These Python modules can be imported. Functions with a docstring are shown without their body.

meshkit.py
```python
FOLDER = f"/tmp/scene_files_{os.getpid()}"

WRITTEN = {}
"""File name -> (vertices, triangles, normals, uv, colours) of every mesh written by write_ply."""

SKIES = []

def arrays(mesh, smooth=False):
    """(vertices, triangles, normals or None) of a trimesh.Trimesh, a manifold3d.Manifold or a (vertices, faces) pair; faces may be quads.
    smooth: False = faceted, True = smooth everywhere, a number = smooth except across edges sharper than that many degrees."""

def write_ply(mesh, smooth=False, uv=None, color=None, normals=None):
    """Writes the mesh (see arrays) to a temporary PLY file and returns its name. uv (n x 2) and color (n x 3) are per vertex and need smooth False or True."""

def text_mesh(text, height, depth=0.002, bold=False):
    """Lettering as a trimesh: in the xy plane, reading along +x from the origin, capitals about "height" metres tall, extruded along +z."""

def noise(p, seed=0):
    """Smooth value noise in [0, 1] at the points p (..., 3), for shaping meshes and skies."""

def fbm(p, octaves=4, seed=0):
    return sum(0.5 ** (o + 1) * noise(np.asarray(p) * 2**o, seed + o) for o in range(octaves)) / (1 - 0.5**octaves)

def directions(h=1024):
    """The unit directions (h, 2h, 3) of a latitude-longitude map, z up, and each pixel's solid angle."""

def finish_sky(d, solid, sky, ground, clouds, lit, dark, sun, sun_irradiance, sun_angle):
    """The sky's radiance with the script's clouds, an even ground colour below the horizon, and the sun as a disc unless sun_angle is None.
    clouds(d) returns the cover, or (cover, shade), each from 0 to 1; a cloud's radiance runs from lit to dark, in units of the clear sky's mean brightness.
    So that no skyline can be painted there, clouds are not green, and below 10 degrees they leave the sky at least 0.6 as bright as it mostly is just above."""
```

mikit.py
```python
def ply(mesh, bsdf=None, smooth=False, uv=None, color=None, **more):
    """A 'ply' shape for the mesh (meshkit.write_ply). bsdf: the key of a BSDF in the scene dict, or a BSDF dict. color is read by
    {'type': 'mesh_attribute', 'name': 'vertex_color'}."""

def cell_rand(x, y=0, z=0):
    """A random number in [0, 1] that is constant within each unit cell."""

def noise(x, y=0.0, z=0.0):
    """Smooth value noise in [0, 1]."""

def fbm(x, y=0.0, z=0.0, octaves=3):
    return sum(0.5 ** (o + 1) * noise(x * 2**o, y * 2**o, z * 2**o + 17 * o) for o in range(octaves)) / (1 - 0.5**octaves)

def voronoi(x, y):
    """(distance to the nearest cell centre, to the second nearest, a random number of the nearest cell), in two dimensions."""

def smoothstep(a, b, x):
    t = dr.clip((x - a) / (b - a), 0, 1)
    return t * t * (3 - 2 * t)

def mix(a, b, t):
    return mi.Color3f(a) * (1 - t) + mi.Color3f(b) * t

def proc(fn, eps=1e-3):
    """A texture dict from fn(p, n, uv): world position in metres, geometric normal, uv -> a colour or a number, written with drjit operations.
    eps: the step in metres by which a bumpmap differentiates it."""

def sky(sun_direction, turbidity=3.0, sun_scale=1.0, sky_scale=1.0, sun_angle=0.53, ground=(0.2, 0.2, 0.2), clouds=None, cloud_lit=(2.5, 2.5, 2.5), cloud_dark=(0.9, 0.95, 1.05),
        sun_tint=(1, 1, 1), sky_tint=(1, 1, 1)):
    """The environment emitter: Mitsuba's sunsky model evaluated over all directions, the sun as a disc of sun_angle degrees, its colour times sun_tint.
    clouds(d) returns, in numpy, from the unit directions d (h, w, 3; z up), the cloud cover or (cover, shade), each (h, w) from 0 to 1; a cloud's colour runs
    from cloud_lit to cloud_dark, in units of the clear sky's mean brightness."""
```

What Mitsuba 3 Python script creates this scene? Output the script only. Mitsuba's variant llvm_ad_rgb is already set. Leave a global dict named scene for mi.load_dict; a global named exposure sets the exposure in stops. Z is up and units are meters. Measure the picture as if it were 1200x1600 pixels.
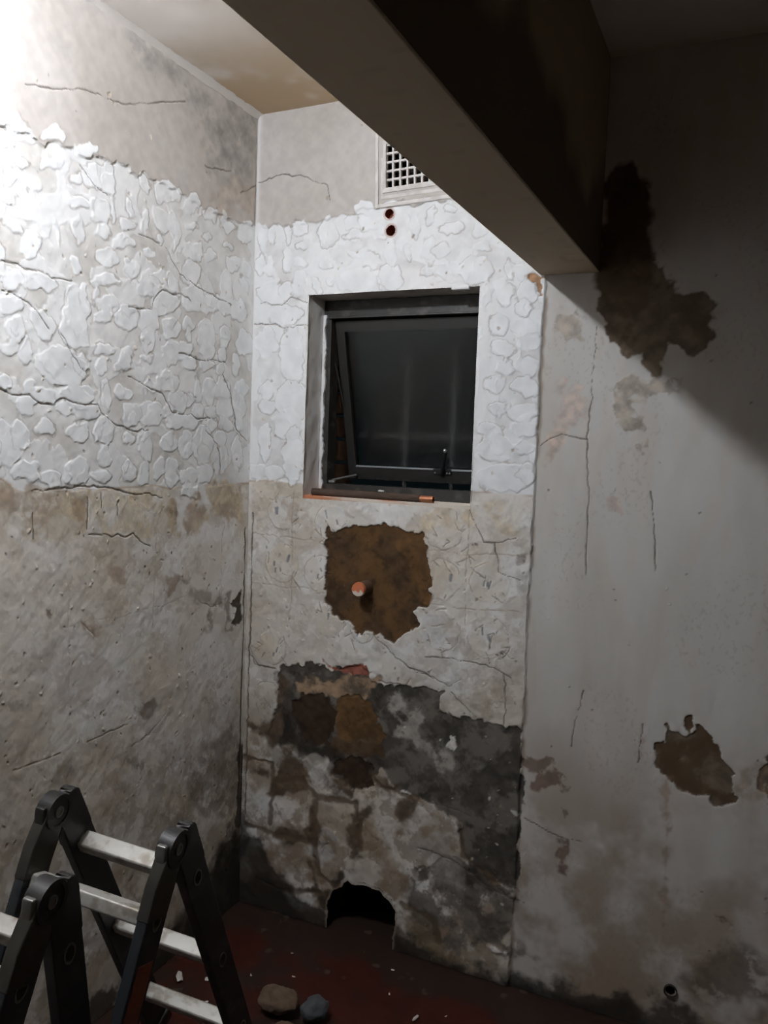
import math, random
import numpy as np, trimesh, manifold3d as m3
import mitsuba as mi, drjit as dr
import mikit, meshkit
from mikit import proc, fbm, noise, smoothstep, mix
from scipy.ndimage import map_coordinates

T = mi.ScalarTransform4f
random.seed(7)
RNG = np.random.default_rng(7)
scene, labels = {'type': 'scene'}, {}

# ------------------------------------------------------------------ camera, light, exposure
CAM = np.array([1.466, -2.154, 1.488])
YAW, PITCH, ROLL, FOCAL = -0.4322, -0.0739, 0.0368, 1270.0
fw = np.array([math.sin(YAW)*math.cos(PITCH), math.cos(YAW)*math.cos(PITCH), math.sin(PITCH)])
rt0 = np.array([math.cos(YAW), -math.sin(YAW), 0.0])
up = -rt0*math.sin(ROLL) + np.cross(rt0, fw)*math.cos(ROLL)
scene['camera'] = {'type': 'perspective', 'fov': math.degrees(2*math.atan(600/FOCAL)), 'fov_axis': 'x', 'near_clip': 0.05, 'far_clip': 50.0,
                   'to_world': T().look_at(origin=CAM.tolist(), target=(CAM+fw).tolist(), up=up.tolist())}
exposure = 0.0
BULB, BULB_RADIUS, BULB_POWER = (0.42, -1.45, 2.385), 0.032, 1310.0
BULB_COLOR = (0.935, 0.985, 1.065)
scene['night_sky'] = {'type': 'constant', 'radiance': {'type': 'rgb', 'value': [0.0018, 0.0032, 0.0038]}}

ROOM_X, ROOM_Y, ROOM_Z = 2.75, -3.7, 2.5          # left wall x = 0, back wall y = 0, floor z = 0
WIN = (0.197, 0.739, 1.334, 1.950)                # opening in the back wall: x0, x1, z0, z1
BAND_TOP, BAND_LOW, STRIP_RIGHT = 2.170, 1.380, 0.915

# ------------------------------------------------------------------ materials
def rgb(*c): return {'type': 'rgb', 'value': list(c)}
def plain(key, color, rough=0.6, metallic=0.0, spec=0.4, **more):
    scene[key] = {'type': 'twosided', 'bsdf': {'type': 'principled', 'base_color': color if isinstance(color, dict) else rgb(*color), 'roughness': rough, 'metallic': metallic, 'specular': spec, **more}}
VC = {'type': 'mesh_attribute', 'name': 'vertex_color'}
plain('m_wall', VC, 0.85, spec=0.25)

def f_ceiling(p, n, uv):
    a = fbm(p.x*3, p.y*3, 1.0, octaves=4); b = fbm(p.x*9+4, p.y*9, 3.0, octaves=3)
    c = mix(mi.Color3f(.72, .685, .65), mi.Color3f(.58, .53, .475), smoothstep(.3, .7, a))
    damp = smoothstep(-.62, -.12, p.y) * (1-smoothstep(.55, .95, p.x)) * smoothstep(.36, .60, a*.5+b*.5+.05)
    c = mix(c, mi.Color3f(.44, .32, .195), damp*.9)
    edge = smoothstep(-.05, -.005, p.y)*.5
    return mix(c, mi.Color3f(.36, .29, .20), edge*b)
plain('m_ceiling', proc(f_ceiling), 0.85, spec=0.2)

def f_beam(p, n, uv):
    a = fbm(p.x*6, p.y*3, p.z*6, octaves=4); b = noise(p.x*30, p.y*30, p.z*30)
    c = mix(mi.Color3f(.345, .285, .212), mi.Color3f(.285, .23, .165), a)
    c = mix(c, mi.Color3f(.2, .16, .12), smoothstep(.75, .95, b)*.3)
    # soot and mould on the flank that faces right
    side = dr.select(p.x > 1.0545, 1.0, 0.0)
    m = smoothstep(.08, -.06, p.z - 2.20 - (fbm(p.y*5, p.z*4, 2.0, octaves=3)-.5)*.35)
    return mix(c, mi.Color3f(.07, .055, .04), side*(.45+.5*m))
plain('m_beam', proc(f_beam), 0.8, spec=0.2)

def f_floor(p, n, uv):
    a = fbm(p.x*4, p.y*4, 5.0, octaves=4); b = fbm(p.x*22, p.y*22, 2.0, octaves=3)
    c = mix(mi.Color3f(.046, .0095, .006), mi.Color3f(.030, .0075, .005), b)
    dirt = smoothstep(.50, .68, a*.7+b*.3+smoothstep(.30, 1.0, p.x)*.20+smoothstep(-.16, -.01, p.y)*.35+smoothstep(.14, .0, p.x)*.3)  # grime along the walls; inside the arched hole the same tone is painted shade
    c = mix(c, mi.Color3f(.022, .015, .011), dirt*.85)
    return mix(c, mi.Color3f(.12, .09, .07), smoothstep(.74, .84, b)*.3)
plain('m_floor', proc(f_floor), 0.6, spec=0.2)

def f_far(p, n, uv):
    a = fbm(p.x*3+p.y*2, p.z*3, 7.0, octaves=4); b = fbm(p.x*14, p.y*14, p.z*14, octaves=3)
    c = mix(mi.Color3f(.46, .395, .32), mi.Color3f(.36, .30, .235), a)
    return mix(c, mi.Color3f(.2, .16, .12), smoothstep(.58, .7, b)*.5)
plain('m_far_wall', proc(f_far), 0.85, spec=0.2)

def f_front(p, n, uv):
    a = fbm(p.x*3, p.z*3, 9.0, octaves=4)
    return mix(mi.Color3f(.30, .245, .19), mi.Color3f(.20, .16, .12), a)
plain('m_front_wall', proc(f_front), 0.85, spec=0.2)
plain('m_reveal', proc(lambda p, n, uv: mix(mi.Color3f(.72, .71, .69), mi.Color3f(.60, .585, .56), fbm(p.x*25, p.y*25, p.z*12, octaves=3))), 0.85, spec=0.2)
plain('m_lintel', proc(lambda p, n, uv: mix(mi.Color3f(.36, .34, .31), mi.Color3f(.2, .19, .175), fbm(p.x*25, p.y*25, p.z*12, octaves=3))), 0.85, spec=0.2)
plain('m_plaster_white', (.74, .745, .745), 0.85, spec=0.2)
plain('m_frame', proc(lambda p, n, uv: mix(mi.Color3f(.022, .0205, .0185), mi.Color3f(.050, .045, .039), smoothstep(.5, .8, fbm(p.x*30, p.y*30, p.z*30, octaves=3)))), 0.5, spec=0.4)
plain('m_sash', (.022, .021, .020), 0.42, spec=0.45)
plain('m_bead', (.33, .35, .37), 0.45, metallic=0.3)
plain('m_black', (.012, .012, .013), 0.4, spec=0.5)
plain('m_steel', (.55, .55, .54), 0.35, metallic=0.8)
scene['m_glass'] = {'type': 'roughdielectric', 'distribution': 'ggx', 'alpha': 0.05, 'int_ior': 1.5, 'ext_ior': 1.0}
plain('m_copper', proc(lambda p, n, uv: mix(mi.Color3f(.62, .27, .14), mi.Color3f(.36, .14, .075), fbm(p.x*60, p.y*60, p.z*60))), 0.4, metallic=0.6)
plain('m_lagging', proc(lambda p, n, uv: mix(mi.Color3f(.055, .038, .030), mi.Color3f(.09, .06, .045), fbm(p.x*40, p.y*90, p.z*90))), 0.8, spec=0.2)
def f_clay(p, n, uv):
    a = fbm(p.x*14, p.y*20, p.z*60, octaves=3)
    c = mix(mi.Color3f(.52, .185, .085), mi.Color3f(.42, .2, .12), a)
    return mix(c, mi.Color3f(.63, .58, .50), smoothstep(.30, .52, p.x + (a-.5)*.5)*.95)
plain('m_clay', proc(f_clay), 0.8, spec=0.2)
plain('m_vent', proc(lambda p, n, uv: mix(mi.Color3f(.66, .64, .62), mi.Color3f(.52, .49, .46), smoothstep(.35, .75, fbm(p.x*40, p.y*40, p.z*40, octaves=3)))), 0.8, spec=0.2)
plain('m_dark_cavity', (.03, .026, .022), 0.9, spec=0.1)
plain('m_brick_hole', proc(lambda p, n, uv: mix(mi.Color3f(.36, .12, .075), mi.Color3f(.2, .075, .05), fbm(p.x*90, p.y*90, p.z*90))), 0.9, spec=0.1)
plain('m_bar', (.32, .34, .36), 0.6)
plain('m_outer_brick', proc(lambda p, n, uv: mix(mi.Color3f(.20, .13, .095), mi.Color3f(.12, .08, .06), fbm(p.x*40, p.y*40, p.z*40))), 0.9, spec=0.1)
plain('m_stub', proc(lambda p, n, uv: mix(mi.Color3f(.55, .17, .07), mi.Color3f(.62, .55, .47), smoothstep(.0, .012, 1.086-p.z + (noise(p.x*120, p.z*120)-.5)*.02))), 0.7, spec=0.3)
plain('m_stub_side', (.10, .06, .04), 0.7)
plain('m_rail', proc(lambda p, n, uv: mix(mi.Color3f(.015, .019, .023), mi.Color3f(.030, .032, .033), smoothstep(.5, .8, fbm(p.x*20, p.y*20, p.z*20, octaves=3)))), 0.45, spec=0.5)
plain('m_rung', proc(lambda p, n, uv: mix(mi.Color3f(.44, .425, .39), mi.Color3f(.26, .23, .19), smoothstep(.45, .75, fbm(p.x*50, p.y*50, p.z*50, octaves=3)))), 0.45, metallic=0.35)
plain('m_hinge', (.013, .0125, .012), 0.42, spec=0.5)
plain('m_bracket', proc(lambda p, n, uv: mix(mi.Color3f(.075, .072, .064), mi.Color3f(.036, .034, .030), fbm(p.x*30, p.y*30, p.z*30))), 0.4, metallic=0.5)
plain('m_collar', (.2, .2, .19), 0.35, metallic=0.7)
plain('m_sticker', proc(lambda p, n, uv: mix(mi.Color3f(.20, .045, .03), mi.Color3f(.14, .07, .04), fbm(p.x*25, p.y*25, p.z*25))), 0.55)
plain('m_rubble', proc(lambda p, n, uv: mix(mi.Color3f(.16, .115, .08), mi.Color3f(.08, .055, .04), fbm(p.x*60, p.y*60, p.z*60))), 0.9, spec=0.1)
plain('m_rubble_grey', (.070, .076, .082), 0.9, spec=0.1)
plain('m_flake', (.62, .58, .52), 0.85, spec=0.2)
plain('m_cove', (.56, .53, .495), 0.85, spec=0.2)
plain('m_cream_holder', (.6, .58, .53), 0.5)

# ------------------------------------------------------------------ helpers
def put(key, mesh, bsdf, smooth=30, **more):
    scene[key] = mikit.ply(mesh, bsdf, smooth=smooth, **more)
    return key
def tag(key, label=None, category=None, group=None, kind=None):
    d = {}
    if label: d['label'] = label
    if category: d['category'] = category
    if group: d['group'] = group
    if kind: d['kind'] = kind
    labels[key] = d
COUNT = {}
def nth(name):
    k = COUNT.get(name, 0); COUNT[name] = k+1
    return name if k == 0 else f'{name}_{k:03d}'
def tm(man):
    m = man.to_mesh()
    return trimesh.Trimesh(np.array(m.vert_properties)[:, :3], np.array(m.tri_verts), process=False)
def man(t): return m3.Manifold(m3.Mesh(np.asarray(t.vertices, np.float32), np.asarray(t.faces, np.uint32)))
def rbox(x0, x1, y0, y1, z0, z1, r=0.002):
    """A box with rounded edges."""
    r = min(r, (x1-x0)*.45, (y1-y0)*.45, (z1-z0)*.45)
    pts = []
    for x in (x0, x1):
        for y in (y0, y1):
            for z in (z0, z1):
                sx, sy, sz = (1 if v == lo else -1 for v, lo in ((x, x0), (y, y0), (z, z0)))
                k = r*.29
                for a, b, c in ((r, k, k), (k, r, k), (k, k, r)):
                    pts.append((x+sx*(r-a if False else a), y+sy*b, z+sz*c))
                pts += [(x+sx*r, y+sy*r, z), (x+sx*r, y, z+sz*r), (x, y+sy*r, z+sz*r)]
    return m3.Manifold.hull_points(np.array(pts, np.float32))
def ringbox(x0, x1, y0, y1, z0, z1, l, r, b, t):
    return rbox(x0, x1, y0, y1, z0, z1) - m3.Manifold.cube((x1-r-x0-l, y1-y0+.2, z1-t-z0-b)).translate((x0+l, y0-.1, z0+b))
def frame_matrix(o, ex, ey, ez):
    M = np.eye(4); M[:3, 0], M[:3, 1], M[:3, 2], M[:3, 3] = ex, ey, ez, o
    return M
def cyl(p, q, r, sections=24, cap=True):
    return trimesh.creation.cylinder(radius=r, segment=[np.asarray(p, float), np.asarray(q, float)], sections=sections)

DABS_LEFT = [(.794,2.159,.033,.013,156),(.706,2.158,.034,.016,163),(.790,2.096,.036,.013,162),(.724,2.089,.021,.011,161),(.874,2.066,.018,.009,173),(.913,1.989,.020,.013,158),(.898,1.935,.024,.014,1.376),(.777,1.958,.026,.007,79),(.713,1.973,.029,.016,69),(.716,2.036,.026,.014,167),(.752,2.029,.016,.013,172),(.648,2.036,.032,.029,129),(.609,2.050,.026,.007,90),(.552,2.072,.026,.010,83),(.559,2.029,.027,.014,160),(.640,1.985,.021,.016,158),(.562,1.984,.035,.014,164),(.599,1.967,.014,.010,106),(.623,1.935,.033,.019,165),(.721,1.894,.022,.015,80),(.630,1.874,.040,.016,172),(.732,1.835,.023,.016,158),(.549,1.917,.020,.018,59),(.837,1.835,.055,.022,177),(.903,1.821,.027,.021,142),(.913,2.026,.020,.012,153),(.839,2.036,.021,.014,148),(.886,2.126,.035,.017,163),(.919,2.099,.020,.013,143),(.854,1.903,.026,.021,128),(.665,2.114,.034,.023,146),(.626,2.121,.036,.023,103),(.913,2.145,.038,.018,168),(.496,2.146,.024,.019,47),(.420,2.145,.038,.027,156),(.372,2.153,.021,.016,76),(.494,2.048,.031,.013,92),(.437,2.072,.033,.026,84),(.434,2.021,.015,.012,58),(.382,2.071,.034,.021,69),(.372,2.039,.026,.008,102),(.311,2.142,.034,.022,153),(.309,2.087,.027,.010,167),(.225,2.139,.030,.016,162),(.234,2.080,.020,.008,167),(.163,2.146,.024,.012,92),(.139,2.132,.031,.014,162),(.056,2.132,.037,.023,162),(.044,2.163,.027,.012,162),(.136,2.075,.020,.007,174),(.111,2.032,.037,.023,161),(.045,2.027,.023,.016,159),(.053,1.979,.024,.015,39),(.302,2.021,.039,.024,159),(.268,2.026,.019,.013,101),(.221,2.026,.023,.013,162),(.537,1.927,.023,.017,152),(.489,1.911,.026,.018,159),(.434,1.925,.028,.021,152),(.386,1.929,.023,.017,156),(.476,1.974,.024,.013,161),(.305,1.958,.039,.029,155),(.479,1.888,.047,.021,166),(.395,1.902,.038,.017,176),(.293,1.895,.050,.036,166),(.217,1.895,.041,.025,165),(.148,1.908,.035,.030,139),(.077,1.895,.039,.032,155),(.147,1.960,.039,.027,96),(.413,1.860,.055,.028,167),(.477,1.803,.040,.031,158),(.481,1.756,.030,.022,97),(.543,1.802,.029,.024,153),(.386,1.800,.033,.027,171),(.316,1.818,.024,.018,163),(.307,1.791,.018,.012,57),(.230,1.806,.041,.035,105),(.225,1.759,.031,.022,167),(.150,1.810,.034,.022,92),(.158,1.757,.019,.018,114),(.045,1.805,.043,.037,155),(.089,1.734,.035,.019,89),(.379,1.733,.041,.029,167),(.331,1.746,.034,.021,169),(.308,1.717,.029,.018,170),(.482,1.709,.022,.010,176),(.546,1.703,.015,.012,98),(.224,1.717,.031,.015,172),(.166,1.718,.020,.018,134),(.059,1.664,.033,.026,171),(.151,1.656,.036,.029,170),(.268,1.639,.033,.013,89),(.215,1.643,.038,.026,70),(.310,1.614,.020,.018,165),(.354,1.604,.039,.025,174),(.264,1.585,.025,.022,170),(.204,1.585,.025,.023,170),(.139,1.600,.040,.029,175),(.071,1.608,.033,.030,170),(.466,1.562,.045,.031,175),(.538,1.558,.033,.030,168),(.134,1.555,.039,.018,177),(.203,1.551,.022,.019,175),(.069,1.558,.021,.020,172),(.403,1.652,.043,.024,173),(.458,1.633,.033,.015,11),(.401,1.576,.025,.018,143),(.336,1.552,.062,.022,177),(.482,1.482,.034,.029,89),(.542,1.497,.023,.015,178),(.396,1.490,.036,.028,179),(.315,1.485,.035,.030,87),(.237,1.487,.049,.046,84),(.161,1.512,.029,.021,179),(.143,1.451,.043,.016,88),(.072,1.471,.052,.027,87),(.174,1.436,.031,.013,88),(.488,1.415,.029,.022,87),(.538,1.415,.027,.023,85),(.428,1.418,.028,.018,87),(.373,1.414,.038,.027,86),(.309,1.403,.037,.022,1.800),(.234,1.406,.035,.025,2.737),(.297,1.356,.035,.022,3.942),(.908,1.769,.031,.021,160),(.895,1.720,.026,.022,122),(.820,1.740,.036,.026,70),(.724,1.807,.033,.022,97),(.731,1.751,.051,.035,97),(.696,1.756,.049,.010,90),(.697,1.821,.027,.012,92),(.665,1.833,.014,.012,117),(.627,1.825,.035,.018,166),(.639,1.788,.033,.015,163),(.565,1.801,.033,.028,149),(.632,1.711,.033,.017,166),(.644,1.668,.021,.016,166),(.559,1.701,.029,.025,149),(.592,1.669,.014,.010,169),(.908,1.678,.024,.016,166),(.865,1.678,.031,.021,95),(.764,1.653,.072,.042,176),(.711,1.671,.025,.019,41),(.857,1.599,.018,.014,167),(.916,1.605,.018,.015,164),(.818,1.585,.050,.020,1.917),(.717,1.596,.052,.024,177),(.864,1.565,.026,.021,97),(.748,1.561,.031,.018,2.368),(.681,1.556,.038,.022,175),(.910,1.472,.053,.027,77),(.876,1.492,.034,.016,80),(.808,1.515,.028,.019,176),(.717,1.509,.034,.024,176),(.633,1.513,.032,.030,102),(.624,1.603,.035,.018,90),(.632,1.447,.025,.024,3.024),(.566,1.611,.037,.015,175),(.718,1.413,.040,.031,1.929),(.796,1.399,.028,.019,1.985),(.640,1.401,.031,.019,1.650),(.863,1.420,.039,.023,.560)]
DABS_BACK = [(.030,2.134,.036,.017,93),(.063,2.136,.026,.012,93),(.118,2.131,.027,.012,93),(.164,2.149,.024,.021,121),(.257,2.128,.038,.031,104),(.329,2.148,.026,.020,165),(.393,2.147,.031,.021,.504),(.173,2.097,.021,.012,173),(.120,2.055,.029,.016,94),(.165,2.046,.025,.016,173),(.252,2.041,.018,.016,157),(.345,2.054,.019,.010,174),(.404,2.037,.027,.021,2.022),(.464,2.055,.037,.018,94),(.026,2.047,.024,.013,94),(.053,2.044,.030,.013,93),(.075,1.961,.055,.033,175),(.116,1.971,.024,.019,99),(.163,1.984,.043,.025,95),(.226,1.977,.026,.013,112),(.275,1.986,.021,.017,103),(.373,1.980,.081,.034,176),(.463,1.979,.034,.029,160),(.426,2.104,.021,.007,175),(.339,2.115,.026,.011,174),(.371,2.192,.028,.018,169),(.536,2.135,.033,.014,94),(.584,2.147,.021,.011,95),(.639,2.161,.019,.013,168),(.647,2.111,.030,.019,178),(.581,2.059,.033,.018,95),(.623,2.049,.026,.017,171),(.732,2.101,.023,.020,113),(.734,2.056,.024,.015,172),(.723,1.990,.045,.034,169),(.660,1.998,.020,.016,108),(.622,1.996,.024,.021,154),(.578,1.995,.018,.015,156),(.471,1.985,.035,.031,148),(.821,1.994,.023,.014,97),(.811,1.923,.030,.018,96),(.868,1.920,.032,.025,102),(.756,1.925,.031,.012,94),(.520,2.056,.024,.011,94),(.854,1.975,.023,.019,109),(.118,1.894,.056,.028,177),(.052,1.810,.044,.036,98),(.145,1.770,.079,.042,93),(.052,1.661,.029,.024,176),(.060,1.613,.026,.020,179),(.154,1.634,.056,.052,172),(.134,1.563,.047,.044,175),(.056,1.506,.053,.024,92),(.160,1.466,.080,.037,92),(.035,1.413,.029,.025,4.293),(.092,1.408,.036,.024,3.195),(.864,1.881,.023,.017,100),(.794,1.842,.027,.024,151),(.868,1.829,.037,.023,176),(.807,1.778,.034,.023,176),(.880,1.792,.031,.017,6.487),(.817,1.729,.028,.019,176),(.875,1.732,.025,.023,172),(.794,1.684,.028,.019,177),(.878,1.676,.035,.021,178),(.811,1.616,.028,.017,179),(.870,1.605,.037,.025,179),(.880,1.564,.031,.019,.240),(.786,1.558,.037,.023,.235),(.800,1.509,.049,.035,.742),(.886,1.515,.031,.015,1.405),(.832,1.430,.068,.035,2.620),(.894,1.444,.024,.023,174)]
CRACKS_LEFT = [[(.930,1.590),(.914,1.585),(.888,1.580),(.854,1.584),(.833,1.571),(.819,1.565),(.786,1.566),(.779,1.575),(.756,1.583),(.733,1.576),(.694,1.572),(.653,1.577),(.642,1.557),(.614,1.542),(.592,1.530),(.565,1.528),(.537,1.518),(.523,1.517),(.471,1.522)],
 [(.549,1.654),(.502,1.643),(.463,1.629),(.418,1.623),(.380,1.574),(.348,1.571),(.298,1.576),(.269,1.561),(.210,1.566)],
 [(.931,1.794),(.898,1.794),(.858,1.782),(.841,1.771),(.820,1.751),(.804,1.735)],
 [(.553,1.827),(.516,1.827),(.463,1.836),(.459,1.858),(.439,1.882),(.424,1.893),(.383,1.889),(.346,1.898),(.307,1.886)],
 [(.412,2.005),(.382,1.974),(.352,1.949),(.289,1.932),(.234,1.923),(.118,1.909)],
 [(.152,1.697),(.119,1.655),(.090,1.580),(.082,1.541),(.019,1.504)],
 [(.352,1.736),(.303,1.737),(.263,1.728),(.191,1.736),(.141,1.736)],
 [(.931,1.855),(.885,1.859),(.854,1.854),(.818,1.856),(.795,1.846),(.771,1.851),(.735,1.853)],
 [(.769,1.728),(.750,1.707),(.735,1.683),(.699,1.654),(.683,1.641)],
 [(.713,2.121),(.687,2.102),(.668,2.088),(.625,2.079)],
 [(.556,2.014),(.504,2.015),(.436,2.011)],
 [(.233,1.532),(.196,1.511),(.163,1.470),(.155,1.424)],
 [(.872,2.233),(.775,2.262),(.704,2.290),(.613,2.300),(.548,2.318),(.470,2.353),(.348,2.404)],
 [(.261,2.266),(.228,2.267),(.137,2.291)],
 [(.087,2.242),(.038,2.271),(-.000,2.293)],
 [(.846,1.373),(.767,1.375),(.689,1.379),(.640,1.375),(.597,1.372),(.559,1.361),(.512,1.353),(.464,1.356),(.412,1.341)],
 [(.682,1.353),(.681,1.323),(.681,1.276)],
 [(.639,1.363),(.636,1.324)],
 [(.579,1.342),(.580,1.304)],
 [(.844,1.356),(.843,1.318),(.842,1.265)],
 [(.676,1.262),(.621,1.259),(.597,1.249),(.578,1.256),(.553,1.245),(.523,1.254),(.496,1.230),(.459,1.215)],
 [(.696,1.048),(.673,1.026),(.650,1.005)],
 [(.674,.746),(.594,.751),(.516,.748)],
 [(.895,.752),(.824,.748),(.761,.747)],
 [(.515,.684),(.449,.698),(.380,.738)],
 [(.246,1.038),(.216,1.021),(.190,1.007),(.132,1.010)]]
CRACKS_BACK = [[(.009,2.297),(.095,2.314),(.170,2.299),(.226,2.273),(.253,2.265),(.262,2.221)],
 [(.027,1.932),(.048,1.935),(.067,1.925),(.104,1.923),(.135,1.947),(.158,1.940),(.194,1.927)],
 [(.008,1.869),(.092,1.864),(.115,1.854),(.147,1.853),(.187,1.862),(.205,1.857)],
 [(.735,1.337),(.754,1.302),(.781,1.248),(.812,1.249),(.825,1.190),(.826,1.170),(.847,1.162),(.888,1.153)],
 [(.812,1.249),(.836,1.253),(.872,1.267)],
 [(.573,.862),(.622,.857),(.649,.843)],
 [(.620,.902),(.683,.908),(.776,.907),(.825,.901),(.878,.878)],
 [(.453,.947),(.520,.896),(.594,.854),(.649,.848),(.696,.826),(.733,.853)],
 [(.001,.844),(.031,.819),(.051,.793),(.116,.795)],
 [(.802,.942),(.815,.908)],
 [(.856,.886),(.866,.817),(.863,.745)],
 [(.475,.810),(.564,.809),(.575,.829)],
 [(.704,.812),(.743,.782),(.782,.753)],
 [(.492,.491),(.544,.486),(.672,.473),(.737,.472),(.778,.462)],
 [(.611,.330),(.687,.329),(.745,.315),(.835,.268),(.944,.251)],
 [(.004,.490),(.055,.487),(.116,.490),(.122,.456)],
 [(1.056,1.831),(1.052,1.738),(1.053,1.634),(1.048,1.578),(1.049,1.495),(1.060,1.412),(1.061,1.272),(1.064,1.181)],
 [(1.074,.873),(1.062,.817),(1.054,.760),(1.050,.716)],
 [(1.214,1.412),(1.223,1.355),(1.233,1.285),(1.236,1.209)],
 [(.924,1.519),(.951,1.540),(.979,1.552),(1.019,1.544),(1.047,1.540)],
 [(.932,.491),(.990,.472),(1.045,.460),(1.111,.461)],
 [(1.230,.810),(1.224,.708)],
 [(.019,.849),(.039,.797),(.075,.796),(.120,.793)]]
JOINTS_BACK = [[(.009,.487),(.116,.490),(.123,.430),(.215,.458),(.284,.413),(.414,.424)],
 [(.021,.266),(.143,.260),(.270,.264),(.275,.394)],
 [(.270,.264),(.293,.166),(.360,.141)],
 [(.414,.424),(.426,.327),(.437,.279)],
 [(.067,.090),(.169,.081),(.295,.106)],
 [(.123,.430),(.112,.288)],
 [(.473,.503),(.562,.481),(.613,.480)],
 [(.747,.435),(.760,.343),(.866,.284)],
 [(.576,.149),(.679,.129),(.698,.069)]]
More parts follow.
